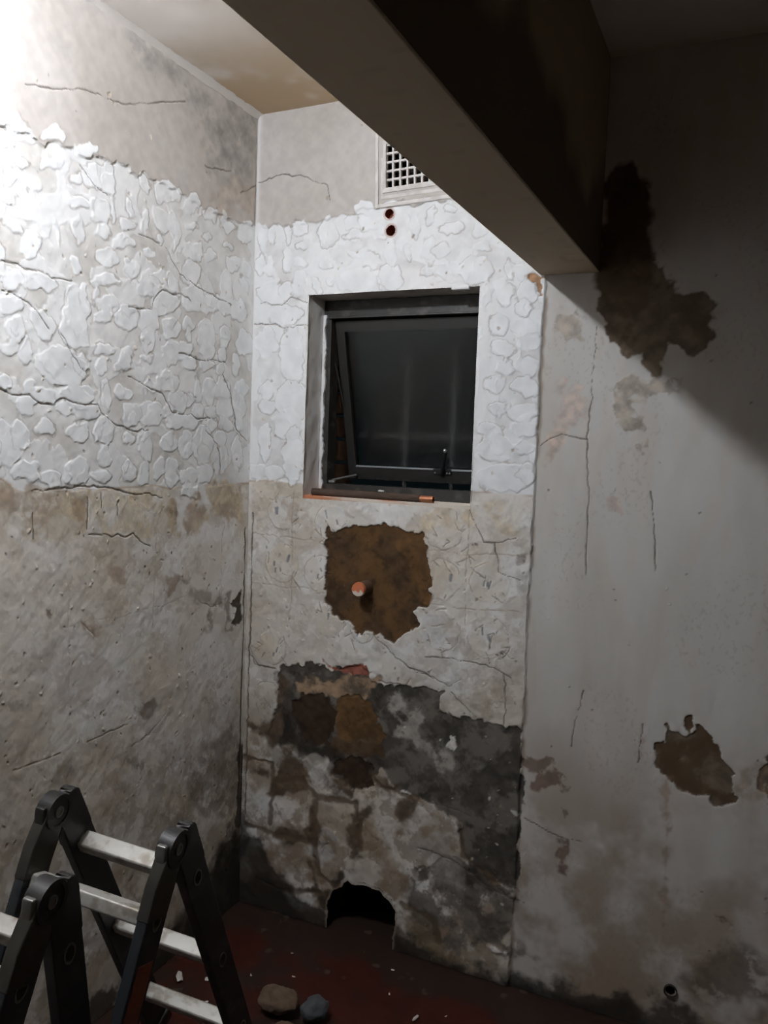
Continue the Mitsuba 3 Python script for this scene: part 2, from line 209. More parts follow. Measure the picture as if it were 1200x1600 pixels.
STAINS = [
 ('B','cement',0.004,0.006,-0.004,1,'cement_render','cementpale',[(0.131,0.803),(0.194,0.817),(0.283,0.834),(0.316,0.822),(0.398,0.842),(0.438,0.84),(0.444,0.801),(0.565,0.807),(0.632,0.815),(0.681,0.81),(0.668,0.749),(0.765,0.75),(0.912,0.742),(0.924,0.575),(0.924,0.43),(0.924,0.276),(0.866,0.284),(0.786,0.294),(0.76,0.343),(0.747,0.435),(0.647,0.476),(0.544,0.494),(0.49,0.54),(0.473,0.512),(0.403,0.456),(0.338,0.484),(0.28,0.514),(0.114,0.542),(0.093,0.582),(0.112,0.611),(0.129,0.692)]),
 ('B','greycement',0.02,0.02,-0.002,0.9,None,'cement',[(0.613,0.274),(0.687,0.325),(0.761,0.312),(0.866,0.276),(0.925,0.261),(0.914,0.094),(0.796,0.074),(0.765,0.049),(0.629,0.106),(0.584,0.151),(0.598,0.237)]),
 ('B','palegrey',0.015,0.02,0,0.75,None,None,[(0.537,0.799),(0.569,0.767),(0.609,0.757),(0.607,0.707),(0.618,0.659),(0.671,0.645),(0.707,0.602),(0.682,0.585),(0.637,0.63),(0.584,0.645),(0.503,0.63),(0.507,0.652),(0.568,0.692),(0.527,0.726)]),
 ('B','palegrey',0.015,0.015,0,0.7,None,None,[(0.606,0.332),(0.655,0.402),(0.732,0.42),(0.755,0.38),(0.753,0.318),(0.72,0.314),(0.667,0.326),(0.624,0.311)]),
 ('B','palegrey',0.03,0.02,0,0.5,None,None,[(0.663,0.32),(0.72,0.314),(0.754,0.314),(0.756,0.257),(0.689,0.239),(0.652,0.276)]),
 ('B','brownpale',0.012,0.01,-0.002,0.95,None,'cement',[(0.195,0.758),(0.254,0.789),(0.332,0.788),(0.397,0.819),(0.48,0.815),(0.445,0.78),(0.455,0.748),(0.418,0.742),(0.353,0.736),(0.294,0.748),(0.226,0.724),(0.201,0.733)]),
 ('B','brick',0.003,0.004,-0.003,1,None,None,[(0.286,0.844),(0.311,0.83),(0.344,0.827),(0.391,0.844),(0.433,0.85),(0.443,0.818),(0.397,0.815),(0.35,0.817),(0.311,0.82)]),
 ('B','wetmortar',0.0025,0.006,-0.006,1,'mortar_patch','ochre',[(0.281,1.252),(0.32,1.24),(0.374,1.27),(0.424,1.266),(0.472,1.277),(0.521,1.273),(0.553,1.261),(0.585,1.256),(0.596,1.271),(0.605,1.229),(0.622,1.187),(0.63,1.079),(0.621,1.042),(0.594,1.046),(0.571,1.028),(0.596,0.998),(0.566,0.961),(0.519,0.933),(0.486,0.936),(0.453,0.954),(0.411,0.941),(0.36,0.973),(0.316,0.991),(0.288,1.034),(0.277,1.095),(0.284,1.149)]),
 ('B','ochre',0.01,0.01,0,0.9,None,'wetmortar',[(0.474,1.229),(0.546,1.235),(0.602,1.221),(0.63,1.079),(0.621,1.049),(0.586,1.052),(0.583,1.118),(0.548,1.188)]),
 ('B','damp',0.012,0.014,0,0.96,None,'dampblack',[(0.276,0.108),(0.318,0.124),(0.374,0.177),(0.313,-0.033),(0.287,-0.041),(0.3,0.041)]),
 ('B','wetmortar',0.006,0.008,0,0.96,None,'damp',[(0.311,0.55),(0.338,0.616),(0.487,0.627),(0.499,0.578),(0.435,0.565),(0.383,0.568)]),
 ('B','wetdark',0.006,0.008,-0.004,1,'mortar_patch',None,[(0.206,0.725),(0.285,0.744),(0.334,0.711),(0.328,0.614),(0.31,0.576),(0.222,0.559),(0.21,0.61),(0.168,0.656),(0.177,0.694)]),
 ('B','ochredark',0.005,0.008,-0.003,1,'mortar_patch','wetmortar',[(0.343,0.73),(0.399,0.756),(0.441,0.746),(0.466,0.712),(0.5,0.646),(0.478,0.625),(0.423,0.615),(0.348,0.614),(0.327,0.645),(0.34,0.69)]),
 ('B','wetdark',0.004,0.006,-0.004,1,'mortar_patch',None,[(0.331,0.528),(0.383,0.568),(0.435,0.565),(0.468,0.534),(0.47,0.487),(0.406,0.456),(0.377,0.463),(0.362,0.49),(0.333,0.497)]),
 ('B','dampblack',0.03,0.02,0,0.85,None,None,[(0.123,0.631),(0.168,0.656),(0.221,0.586),(0.31,0.576),(0.34,0.547),(0.243,0.528),(0.172,0.541),(0.11,0.556),(0.098,0.59)]),
 ('B','wetmortar2',0.0025,0.005,-0.004,1,'mortar_patch','wetmortar',[(1.26,0.762),(1.287,0.776),(1.289,0.82),(1.299,0.802),(1.334,0.799),(1.334,0.848),(1.344,0.85),(1.35,0.808),(1.36,0.813),(1.364,0.834),(1.372,0.829),(1.391,0.81),(1.403,0.795),(1.42,0.764),(1.453,0.725),(1.446,0.672),(1.477,0.667),(1.463,0.652),(1.418,0.634),(1.399,0.638),(1.401,0.656),(1.37,0.646),(1.326,0.663),(1.275,0.688)]),
 ('B','wetmortar',0.004,0.008,-0.003,0.9,'mortar_patch',None,[(1.502,0.752),(1.525,0.779),(1.574,0.777),(1.59,0.692),(1.533,0.662),(1.511,0.697)]),
 ('B','brownpale',0.02,0.02,0,0.5,None,None,[(1.447,0.746),(1.517,0.755),(1.511,0.691),(1.461,0.681)]),
 ('B','wetmortar2',0.008,0.012,0.001,1,'mortar_patch','damp',[(1.056,1.879),(1.065,1.911),(1.106,1.936),(1.157,1.955),(1.154,2.002),(1.175,2.001),(1.217,1.977),(1.236,1.919),(1.301,1.9),(1.332,1.873),(1.338,1.812),(1.319,1.761),(1.28,1.753),(1.239,1.778),(1.221,1.736),(1.212,1.709),(1.191,1.72),(1.169,1.753),(1.138,1.748),(1.114,1.786),(1.069,1.825)]),
 ('B','tan',0.005,0.008,0.001,0.9,None,None,[(1.12,1.688),(1.15,1.715),(1.198,1.688),(1.274,1.699),(1.283,1.667),(1.206,1.651),(1.155,1.634),(1.188,1.592),(1.203,1.563),(1.174,1.57),(1.142,1.575),(1.115,1.58),(1.107,1.629)]),
 ('B','tan',0.005,0.008,0.001,0.85,None,None,[(0.951,1.867),(1.001,1.876),(1.014,1.848),(1.009,1.826),(1.016,1.799),(0.972,1.794),(0.973,1.822),(0.953,1.834)]),
 ('B','tan',0.002,0.003,0.001,0.9,None,None,[(1.165,1.537),(1.197,1.484),(1.185,1.522),(1.203,1.522),(1.196,1.549),(1.187,1.527)]),
 ('B','damp',0.02,0.02,0,1,None,'damp',[(1.056,1.863),(1.047,1.988),(1.039,2.175),(1.08,2.214),(1.12,2.246),(1.166,2.147),(1.151,2.065),(1.167,2.001),(1.159,1.928),(1.182,1.874),(1.121,1.861)]),
 ('B','pink',0.015,0.02,0,0.6,None,None,[(0.972,1.689),(1.038,1.694),(1.05,1.589),(0.996,1.549),(0.955,1.48),(0.946,1.525),(0.982,1.605)]),
 ('B','pink',0.006,0.006,0,0.6,None,None,[(1.099,1.392),(1.137,1.391),(1.152,1.351),(1.106,1.359)]),
 ('B','rawbrown',0.003,0.006,-0.006,1,None,None,[(0.869,1.971),(0.887,1.984),(0.911,1.965),(0.901,1.94),(0.925,1.903),(0.899,1.911),(0.897,1.937)]),
 ('B','rust',0.006,0.01,0,0.8,None,None,[(0.923,0.673),(0.955,0.661),(0.998,0.669),(1.011,0.647),(1.04,0.677),(1.05,0.593),(1.03,0.585),(1.025,0.618),(0.983,0.591),(0.953,0.584),(0.969,0.626),(0.925,0.642)]),
 ('B','rust',0.012,0.01,0,0.85,None,None,[(1.034,0.445),(1.049,0.449),(1.06,0.407),(1.057,0.356),(1.032,0.362),(1.022,0.391)]),
 ('B','rust',0.006,0.004,0,0.6,None,None,[(1.032,0.545),(1.05,0.537),(1.042,0.516)]),
 ('B','damp',0.04,0.03,0,0.75,None,None,[(1.398,0.184),(1.436,0.25),(1.507,0.277),(1.583,0.272),(1.59,0.159),(1.465,0.128),(1.392,0.104),(1.368,0.139)]),
 ('B','rust',0.004,0.004,-0.002,0.9,None,None,[(1.427,0.353),(1.451,0.354),(1.478,0.333),(1.463,0.328),(1.441,0.34)]),
 ('B','damp',0.02,0.02,0,0.7,None,None,[(0.924,0.139),(0.964,0.118),(1.015,0.108),(0.991,0.081),(0.939,0.098)]),
 ('B','dampblack',0.03,0.02,0,0.9,None,None,[(0.884,0.028),(0.962,0.026),(1.05,0.035),(1.111,0.023),(1.228,0.049),(1.265,-0.0),(1.079,-0.065),(1.046,-0.024),(0.953,-0.042),(0.888,-0.051)]),
 ('B','rustpale',0.012,0.008,0,0.6,None,None,[(1.289,0.685),(1.303,0.688),(1.311,0.5),(1.316,0.286),(1.308,0.283),(1.3,0.533)]),
 ('B','rustpale',0.01,0.006,0,0.5,None,None,[(1.224,0.809),(1.235,0.811),(1.23,0.709),(1.222,0.707)]),
 ('B','dampblack',0.03,0.025,0,0.92,None,None,[(-0.091,0.189),(-0.035,0.101),(0.001,0.08),(0.065,0.096),(0.116,0.09),(0.157,0.061),(0.225,0.006),(0.238,-0.04),(0.314,-0.052),(0.262,-0.117),(-0.082,-0.17)]),
 ('B','dampblack',0.018,0.02,0,0.8,None,None,[(-0.018,0.328),(0.029,0.328),(0.035,0.21),(-0.006,0.119),(-0.041,0.089),(-0.031,0.163),(-0.015,0.233)]),
 ('B','damp',0.016,0.016,0,0.96,None,None,[(0.25,0.387),(0.282,0.394),(0.282,0.317),(0.292,0.262),(0.271,0.252),(0.249,0.256),(0.139,0.25),(0.1,0.26),(0.15,0.277),(0.249,0.276)]),
 ('B','damp',0.016,0.016,0,0.96,None,None,[(0.392,0.385),(0.457,0.414),(0.444,0.346),(0.437,0.269),(0.408,0.248),(0.405,0.318)]),
 ('B','damp',0.016,0.016,0,0.96,None,None,[(0.144,0.102),(0.211,0.105),(0.275,0.122),(0.262,0.187),(0.279,0.181),(0.303,0.101),(0.233,0.091)]),
 ('B','damp',0.016,0.016,0,0.96,None,'palegrey',[(0.116,0.539),(0.172,0.545),(0.341,0.543),(0.333,0.493),(0.392,0.449),(0.315,0.432),(0.226,0.444),(0.144,0.445),(0.122,0.495)]),
 ('B','damp',0.016,0.016,0,0.96,None,None,[(0.012,0.46),(0.112,0.484),(0.129,0.451),(0.226,0.453),(0.237,0.424),(0.187,0.409),(0.115,0.394),(0.114,0.43),(0.019,0.424)]),
 ('B','damp',0.016,0.016,0,0.96,None,None,[(0.003,0.61),(0.029,0.605),(0.108,0.601),(0.128,0.632),(0.123,0.787),(0.138,0.798),(0.155,0.761),(0.148,0.662),(0.116,0.539),(0.104,0.582),(0.078,0.586),(0.014,0.584)]),
 ('B','damp',0.016,0.016,0,0.96,None,None,[(0.462,0.528),(0.49,0.517),(0.545,0.503),(0.555,0.484),(0.491,0.474),(0.464,0.477)]),
 ('B','damp',0.016,0.016,0,0.96,None,None,[(0.547,0.452),(0.599,0.485),(0.601,0.439),(0.558,0.412)]),
 ('B','mossy',0.02,0.02,0,0.7,None,'damp',[(0.56,0.144),(0.628,0.133),(0.677,0.101),(0.722,0.072),(0.775,0.033),(0.777,-0.004),(0.709,-0.021),(0.634,-0.01),(0.593,0.007),(0.599,0.078),(0.548,0.098)]),
 ('B','dampblack',0.03,0.02,0,0.9,None,None,[(0.539,0.083),(0.584,0.095),(0.597,0.013),(0.638,-0.018),(0.718,-0.023),(0.793,0.009),(0.876,0.003),(0.917,-0.013),(0.626,-0.138),(0.531,-0.038)]),
 ('B','dampblack',0.01,0.012,0,0.7,None,None,[(0.758,0.315),(0.803,0.323),(0.919,0.276),(0.904,0.256),(0.831,0.264),(0.781,0.263),(0.759,0.278)]),
 ('B','white',0.003,0.004,0.001,0.9,None,None,[(0.896,0.505),(0.913,0.509),(0.912,0.489),(0.901,0.487)]),
 ('B','white',0.003,0.006,0.001,0.9,None,None,[(0.707,0.688),(0.72,0.686),(0.731,0.664),(0.717,0.649),(0.7,0.65)]),
 ('B','white',0.003,0.004,0.003,0.9,None,None,[(0.839,0.1),(0.871,0.104),(0.91,0.101),(0.904,0.093),(0.884,0.089),(0.86,0.092)]),
 ('B','white',0.004,0.006,0.001,0.7,None,None,[(0.153,0.343),(0.178,0.362),(0.201,0.349),(0.189,0.324),(0.159,0.317)]),
 ('B','white',0.006,0.012,0.001,0.6,None,None,[(0.248,0.522),(0.312,0.535),(0.324,0.469),(0.285,0.452),(0.25,0.48)]),
 ('B','ochrepale',0.02,0.02,0,0.6,None,None,[(0.768,1.369),(0.827,1.363),(0.836,1.307),(0.875,1.284),(0.828,1.274),(0.785,1.31),(0.759,1.345)]),
 ('B','ochrepale',0.02,0.02,0,0.6,None,None,[(0.602,1.318),(0.664,1.333),(0.742,1.334),(0.766,1.276),(0.754,1.228),(0.715,1.231),(0.737,1.284),(0.665,1.295),(0.604,1.281)]),
 ('B','damp',0.006,0.008,0,0.55,None,None,[(0.871,1.224),(0.901,1.227),(0.899,1.2),(0.886,1.199)]),
 ('B','palegrey',0.015,0.01,0,0.6,None,None,[(0.884,1.169),(0.91,1.175),(0.918,1.084),(0.905,1.079),(0.893,1.13)]),
 ('B','brownpale',0.01,0.01,0,0.45,None,None,[(0.134,1.322),(0.194,1.322),(0.191,1.292),(0.171,1.261),(0.136,1.258)]),
 ('L','mould',0.05,0.04,0,0.6,None,None,[(0.543,2.467),(0.418,2.47),(0.256,2.468),(0.009,2.504),(-0.006,2.302),(0.087,2.246),(0.227,2.25),(0.253,2.353),(0.211,2.421),(0.359,2.433),(0.49,2.439)]),
 ('L','mould',0.04,0.03,0,0.55,None,None,[(0.189,2.43),(0.009,2.504),(-0.001,2.416),(0.012,2.282),(0.149,2.282),(0.209,2.369)]),
 ('L','mould',0.05,0.03,0,0.3,None,None,[(0.809,2.367),(0.741,2.377),(0.748,2.333),(0.809,2.327)]),
 ('L','browngrey',0.03,0.03,0,0.4,None,None,[(0.246,2.159),(0.136,2.259),(0.012,2.268),(0.008,2.19),(0.179,2.164)]),
 ('L','brownpale',0.012,0.015,0,0.85,None,'ochrepale',[(0.412,1.321),(0.355,1.33),(0.343,1.246),(0.356,1.223),(0.392,1.232),(0.402,1.282)]),
 ('L','brownpale',0.015,0.015,0,0.75,None,'ochrepale',[(0.314,1.349),(0.247,1.357),(0.204,1.27),(0.238,1.232),(0.301,1.237),(0.312,1.292)]),
 ('L','ochrepale',0.015,0.015,0,0.75,None,'brownpale',[(0.242,1.372),(0.134,1.379),(0.034,1.381),(0.029,1.257),(0.141,1.263),(0.205,1.311)]),
 ('L','ochrepale',0.012,0.012,0,0.6,None,None,[(0.544,1.376),(0.409,1.367),(0.403,1.314),(0.463,1.314),(0.461,1.237),(0.51,1.247),(0.52,1.325),(0.543,1.326)]),
 ('L','ochrepale',0.012,0.012,0,0.65,None,'brownpale',[(0.857,1.378),(0.678,1.37),(0.676,1.269),(0.72,1.272),(0.725,1.302),(0.771,1.305),(0.842,1.256),(0.875,1.259)]),
 ('L','ochrepale',0.012,0.012,0,0.5,None,None,[(0.678,1.366),(0.52,1.354),(0.518,1.25),(0.649,1.267)]),
 ('L','brownpale',0.03,0.02,0,0.6,None,None,[(0.93,1.394),(0.894,1.375),(0.887,1.339),(0.93,1.341)]),
 ('L','brownpale',0.015,0.012,0,0.6,None,None,[(0.738,1.358),(0.686,1.356),(0.681,1.256),(0.707,1.278),(0.729,1.312)]),
 ('L','rustpale',0.008,0.01,0,0.6,None,None,[(0.38,1.115),(0.349,1.12),(0.288,1.103),(0.282,1.084),(0.306,1.078),(0.335,1.103),(0.357,1.085),(0.37,1.06),(0.392,1.063)]),
 ('L','mouldblack',0.006,0.01,-0.002,0.95,None,None,[(0.029,1.047),(0.02,0.953),(0.045,0.933),(0.068,0.941),(0.064,0.977),(0.093,1.002),(0.06,1.014)]),
 ('L','damp',0.012,0.02,0,0.65,None,None,[(0.16,1.058),(0.09,1.065),(0.032,1.047),(0.066,1.021),(0.087,0.991),(0.084,0.923),(0.118,0.926),(0.109,0.978),(0.184,1.006),(0.182,0.941),(0.213,0.95),(0.215,0.992),(0.18,1.022)]),
 ('L','damp',0.02,0.02,0,0.5,None,None,[(0.277,1.065),(0.186,1.049),(0.185,1.023),(0.226,1.032)]),
 ('L','rust',0.004,0.004,0,0.7,None,None,[(0.807,1.1),(0.793,1.097),(0.788,1.074),(0.799,1.076)]),
 ('L','rustpale',0.01,0.01,0,0.6,None,None,[(0.691,1.054),(0.637,1.051),(0.627,1.028),(0.655,1.006),(0.673,1.03)]),
 ('L','rustpale',0.012,0.01,0,0.5,None,None,[(0.629,1.182),(0.552,1.174),(0.561,1.132),(0.6,1.144),(0.619,1.153)]),
 ('L','damp',0.01,0.02,0,0.65,None,None,[(0.501,0.79),(0.442,0.774),(0.458,0.755),(0.5,0.767)]),
 ('L','damp',0.01,0.02,0,0.6,None,None,[(0.53,0.654),(0.49,0.658),(0.489,0.605),(0.521,0.616)]),
 ('L','damp',0.015,0.02,0,0.6,None,None,[(0.496,0.572),(0.446,0.578),(0.462,0.548),(0.495,0.537)]),
 ('L','damp',0.015,0.02,0,0.5,None,None,[(0.929,0.907),(0.884,0.909),(0.895,0.888),(0.929,0.888)]),
 ('L','damp',0.03,0.03,0,0.5,None,None,[(0.222,0.577),(0.029,0.682),(-0.022,0.31),(0.297,0.435),(0.299,0.513)]),
 ('L','damp',0.03,0.02,0,0.45,None,None,[(0.412,0.608),(0.311,0.58),(0.329,0.561),(0.402,0.581)]),
 ('L','damp',0.03,0.02,0,0.45,None,None,[(0.774,0.731),(0.715,0.716),(0.701,0.685),(0.78,0.676)]),
 ('L','dampblack',0.01,0.01,0,0.9,None,None,[(0.029,0.542),(-0.013,0.529),(-0.025,0.237),(0.036,0.262),(0.017,0.397)]),
 ('L','dampblack',0.05,0.04,0,0.85,None,None,[(-0.023,0.281),(-0.038,-0.063),(0.19,-0.081),(0.433,-0.005),(0.248,0.119),(0.123,0.16),(0.047,0.267)]),
]


# linear albedos of what the walls are stained and patched with
COLOR = dict(cement=(.054, .048, .041), cementpale=(.15, .138, .12), greycement=(.122, .112, .097), palegrey=(.37, .35, .315), brownpale=(.29, .205, .135), brick=(.24, .085, .06),
             wetmortar=(.060, .034, .0165), wetmortar2=(.125, .098, .068), wetdark=(.030, .018, .011), ochre=(.105, .054, .02), ochredark=(.10, .056, .024), tan=(.37, .325, .27), damp=(.088, .062, .041), dampblack=(.020, .017, .014),
             pink=(.50, .385, .32), rawbrown=(.32, .19, .11), rust=(.125, .072, .05), rustpale=(.27, .175, .115), mossy=(.14, .11, .06), white=(.66, .64, .61), ochrepale=(.50, .415, .28), mould=(.31, .30, .285), browngrey=(.42, .355, .29), mouldblack=(.03, .022, .014))

# ------------------------------------------------------------------ walls as relief meshes: every patch, dab and render panel is a piece of its own
class Relief:
    def __init__(self, U, V, seed):
        self.U, self.V, self.seed = U, V, seed
        self.u, self.v = np.meshgrid(U, V, indexing='ij')
        self.H = np.zeros(self.u.shape); self.C = np.zeros(self.u.shape+(3,)); self.L = np.zeros(self.u.shape, np.int32); self.names = {0: None}
        self.drop = np.zeros(self.u.shape, bool); self.k = 0
    def n(self, fu, fv=None, octaves=3, win=(slice(None), slice(None)), keep=.5):
        """Smooth noise in about [0, 1] with its own seed each time."""
        fv = fv or fu; self.k += 1
        u, v = self.u[win], self.v[win]; out = 0; tot = 0
        for o in range(octaves):
            lat = np.random.default_rng(self.seed*1000+self.k*17+o).random((96, 96))
            out = out + keep**o*map_coordinates(lat, [u*fu*2**o+3, v*fv*2**o+3], order=3 if o < 2 else 1, mode='grid-wrap'); tot += keep**o
        return np.clip((out/tot-.5)*(1.6 if keep < .6 else 2.1)+.5, 0, 1)
    def win(self, lo, hi):
        i0, i1 = np.searchsorted(self.U, lo[0]), np.searchsorted(self.U, hi[0])
        j0, j1 = np.searchsorted(self.V, lo[1]), np.searchsorted(self.V, hi[1])
        return (slice(i0, i1), slice(j0, j1))
    def paint(self, w, mask, color):
        m = mask[..., None]
        self.C[w] = self.C[w]*(1-m) + (color if getattr(color, 'ndim', 1) == 3 else np.array(color))*m
    def sdf(self, pts, w):
        x, y = self.u[w], self.v[w]; P = np.array(pts); d2 = np.full(x.shape, 1e9); ins = np.zeros(x.shape, bool)
        for a, b in zip(P, np.roll(P, -1, 0)):
            e = b-a; t = np.clip(((x-a[0])*e[0]+(y-a[1])*e[1])/max(e@e, 1e-12), 0, 1)
            d2 = np.minimum(d2, (x-a[0]-t*e[0])**2+(y-a[1]-t*e[1])**2)
            if a[1] != b[1]:
                ins ^= ((a[1] > y) != (b[1] > y)) & (x < (b[0]-a[0])*(y-a[1])/(b[1]-a[1])+a[0])
        return np.where(ins, 1, -1)*np.sqrt(d2)
    def label(self, w, mask, name):
        i = len(self.names); self.names[i] = name
        L = self.L[w]; L[mask] = i
    def stain(self, color, soft, rag, dh, op, name, mot, pts):
        P = np.array(pts); m = soft+3*rag+.006
        w = self.win(P.min(0)-m, P.max(0)+m)
        if self.u[w].size == 0: return
        d = self.sdf(pts, w) + rag*2.2*(self.n(.28/max(rag, .002), octaves=5, win=w, keep=.6)-.5) + .008*min(1, rag/.008)*(self.n(70, octaves=4, win=w)-.5); soft = soft*.6
        k = ss(-soft, soft, d)*op
        if op < .95 and 'black' not in color: k = k*ss(.15, .60, self.n(24, octaves=5, win=w, keep=.72)+.14)
        base = np.array(COLOR[color])*(.66+.68*self.n(40, octaves=4, win=w, keep=.7))[..., None]
        if mot:
            t = .8*ss(.40, .80, self.n(15, octaves=5, win=w, keep=.72))[..., None]; base = base*(1-t)+np.array(COLOR[mot])*t
        self.paint(w, k, base)
        self.H[w] += dh*ss(-.003, .004, d)
        if name: self.label(w, d > 0, name)
    def dab(self, cu, cv, a, b, ang, name, white, rise):
        m = a*1.5+.010; w = self.win((cu-m, cv-m), (cu+m, cv+m))
        if self.u[w].size == 0: return
        c, s = math.cos(math.radians(ang)), math.sin(math.radians(ang))
        x, y = (self.u[w]-cu)*c+(self.v[w]-cv)*s, -(self.u[w]-cu)*s+(self.v[w]-cv)*c
        x = x + .016*(self.n(34, octaves=3, win=w)-.5); y = y + .016*(self.n(34, octaves=3, win=w)-.5); a, b = a*1.10, b*1.10
        q = np.sqrt((x/a)**2+(y/b)**2); d = (1-q)*min(a, b)*1.05 + .005*(self.n(90, octaves=3, win=w)-.5)
        top = ss(-.0012, .0022, d)
        grime = np.exp(-((d+.0018)/.0017)**2)*ss(.35,.75,self.n(18, octaves=2, win=w))*.6
        H = self.H[w]; free = self.H0[w]
        self.paint(w, grime*(1-ss(.001, .003, H-free)), (.30, .275, .25))
        shade = (.93+.12*self.n(35, octaves=3, win=w))[..., None]
        self.paint(w, top*.97, np.array(white)*shade)
        self.H[w] = np.maximum(H, free + rise*top + .0006*(self.n(60, win=w)-.5))
        if (d > 0).sum() > 6: self.label(w, d > 0, name)
    def crack(self, pts, width=.0012, dark=(.10, .085, .07), deep=.002):
        P = [np.array(pts[0])]
        for b in pts[1:]:
            b = np.array(b); a = P[-1]; k = max(1, int(np.linalg.norm(b-a)/.012))
            for t in range(1, k+1): P.append(a+(b-a)*t/k + (RNG.normal(0, .0016, 2) if t < k else 0))
        P = np.array(P); w = self.win(P.min(0)-.012, P.max(0)+.012)
        if self.u[w].size == 0: return
        x, y = self.u[w], self.v[w]; d2 = np.full(x.shape, 1e9)
        for a, b in zip(P, P[1:]):
            e = b-a; t = np.clip(((x-a[0])*e[0]+(y-a[1])*e[1])/max(e@e, 1e-12), 0, 1)
            d2 = np.minimum(d2, (x-a[0]-t*e[0])**2+(y-a[1]-t*e[1])**2)
        ww = width*(.45+1.1*self.n(22, octaves=2, win=w))
        k = 1-ss(ww*.5, ww*1.7, np.sqrt(d2))
        self.paint(w, k*.85, dark); self.H[w] -= deep*k
    def meshes(self, to_world_axes, flip):
        o, eu, ev, en = (np.array(a, float) for a in to_world_axes)
        nu, nv = self.u.shape
        P = (o + self.u[..., None]*eu + self.v[..., None]*ev + self.H[..., None]*en).reshape(-1, 3)
        gu = np.gradient(P.reshape(nu, nv, 3), axis=0); gv = np.gradient(P.reshape(nu, nv, 3), axis=1)
        N = np.cross(gu, gv); N *= np.sign((N*en).sum(-1, keepdims=True)); N = (N/np.linalg.norm(N, axis=-1, keepdims=True)).reshape(-1, 3)
        C = np.clip(self.C, .004, .9).reshape(-1, 3)
        idx = np.arange(nu*nv).reshape(nu, nv)
        Q = np.stack([idx[:-1, :-1], idx[1:, :-1], idx[1:, 1:], idx[:-1, 1:]], -1)
        if flip: Q = Q[..., ::-1]
        keep = ~(self.drop[:-1, :-1] & self.drop[1:, :-1] & self.drop[1:, 1:] & self.drop[:-1, 1:])
        lab = self.L[:-1, :-1]
        Q, lab = Q[keep], lab[keep]
        order = np.argsort(lab, kind='stable'); Q, lab = Q[order], lab[order]
        ids, first = np.unique(lab, return_index=True)
        for i, a, b in zip(ids, first, list(first[1:])+[len(lab)]):
            q = Q[a:b]; used, inv = np.unique(q, return_inverse=True); inv = inv.reshape(q.shape)
            yield self.names[int(i)], (P[used], np.vstack([inv[:, [0, 1, 2]], inv[:, [0, 2, 3]]])), N[used], C[used]
def ss(a, b, x):
    t = np.clip((x-a)/(b-a), 0, 1); return t*t*(3-2*t)
def emit_relief(root, rel, axes, flip):
    for name, (v, f), n, c in rel.meshes(axes, flip):
        key = root if name is None else nth(root+'__'+name)
        path = meshkit.write_ply(trimesh.Trimesh(v, f, process=False), False, None, c, normals=n)
        scene[key] = {'type': 'ply', 'filename': path, 'face_normals': False, 'bsdf': {'type': 'ref', 'id': 'm_wall'}}

def lerp(a, b, t): return np.array(a)*(1-t[..., None]) + np.array(b)*t[..., None]
def lower_layer(R, w, dirt=1.0):
    """Bare, dirty cream skim below the old tiles, with grey-white and yellow patches."""
    c = lerp((.64, .61, .55), (.70, .69, .665), ss(.30, .70, R.n(7, octaves=4, win=w)))
    t = .30*ss(.40, .85, R.n(4.5, octaves=4, win=w)); c = c*(1-t[..., None]) + np.array((.47, .38, .27))*t[..., None]
    t = ss(.46, .80, R.n(14, octaves=5, win=w, keep=.72))*.45; c = c*(1-t[..., None]) + np.array((.40, .345, .28))*t[..., None]
    t = ss(.62, .72, R.n(60, octaves=3, win=w))*.25*ss(.4, .7, R.n(5, win=w)); c = c*(1-t[..., None]) + np.array((.28, .23, .17))*t[..., None]
    t = ss(.48, .66, R.n(19, octaves=5, win=w, keep=.74))*ss(1.05, .45, R.v[w]+.2*(R.n(6, win=w)-.5))*.62*dirt; c = c*(1-t[..., None]) + np.array((.20, .15, .10))*t[..., None]
    low = ss(.95, .15, R.v[w] + .35*(R.n(5, octaves=3, win=w)-.5))
    t = low*ss(.30, .72, R.n(9, octaves=5, win=w, keep=.68))*.80*dirt; c = c*(1-t[..., None]) + np.array((.215, .155, .10))*t[..., None]
    return c
def chips(R, count, u0, u1, v0, v1, dark=.5):
    """Small knocks, scabs and trowel ticks in the skim."""
    for _ in range(count):
        cu, cv = RNG.uniform(u0, u1), RNG.uniform(v0, v1); r = RNG.uniform(.0015, .0055); e = RNG.uniform(.3, 1)
        w = R.win((cu-.02, cv-.02), (cu+.02, cv+.02))
        if R.u[w].size == 0: continue
        x, y = R.u[w]-cu, R.v[w]-cv; a = RNG.uniform(0, 3.14); x, y = x*math.cos(a)+y*math.sin(a), (-x*math.sin(a)+y*math.cos(a))/e
        d = r-np.sqrt(x*x+y*y)+.004*(R.n(150, octaves=2, win=w)-.5)
        k = ss(-.001, .0015, d); up_ = RNG.random() < .5
        R.H[w] += (.0018 if up_ else -.0018)*k
        R.paint(w, k*.75, (.62, .58, .50) if up_ else ((.22, .18, .14) if RNG.random() < dark else (.38, .32, .25)))

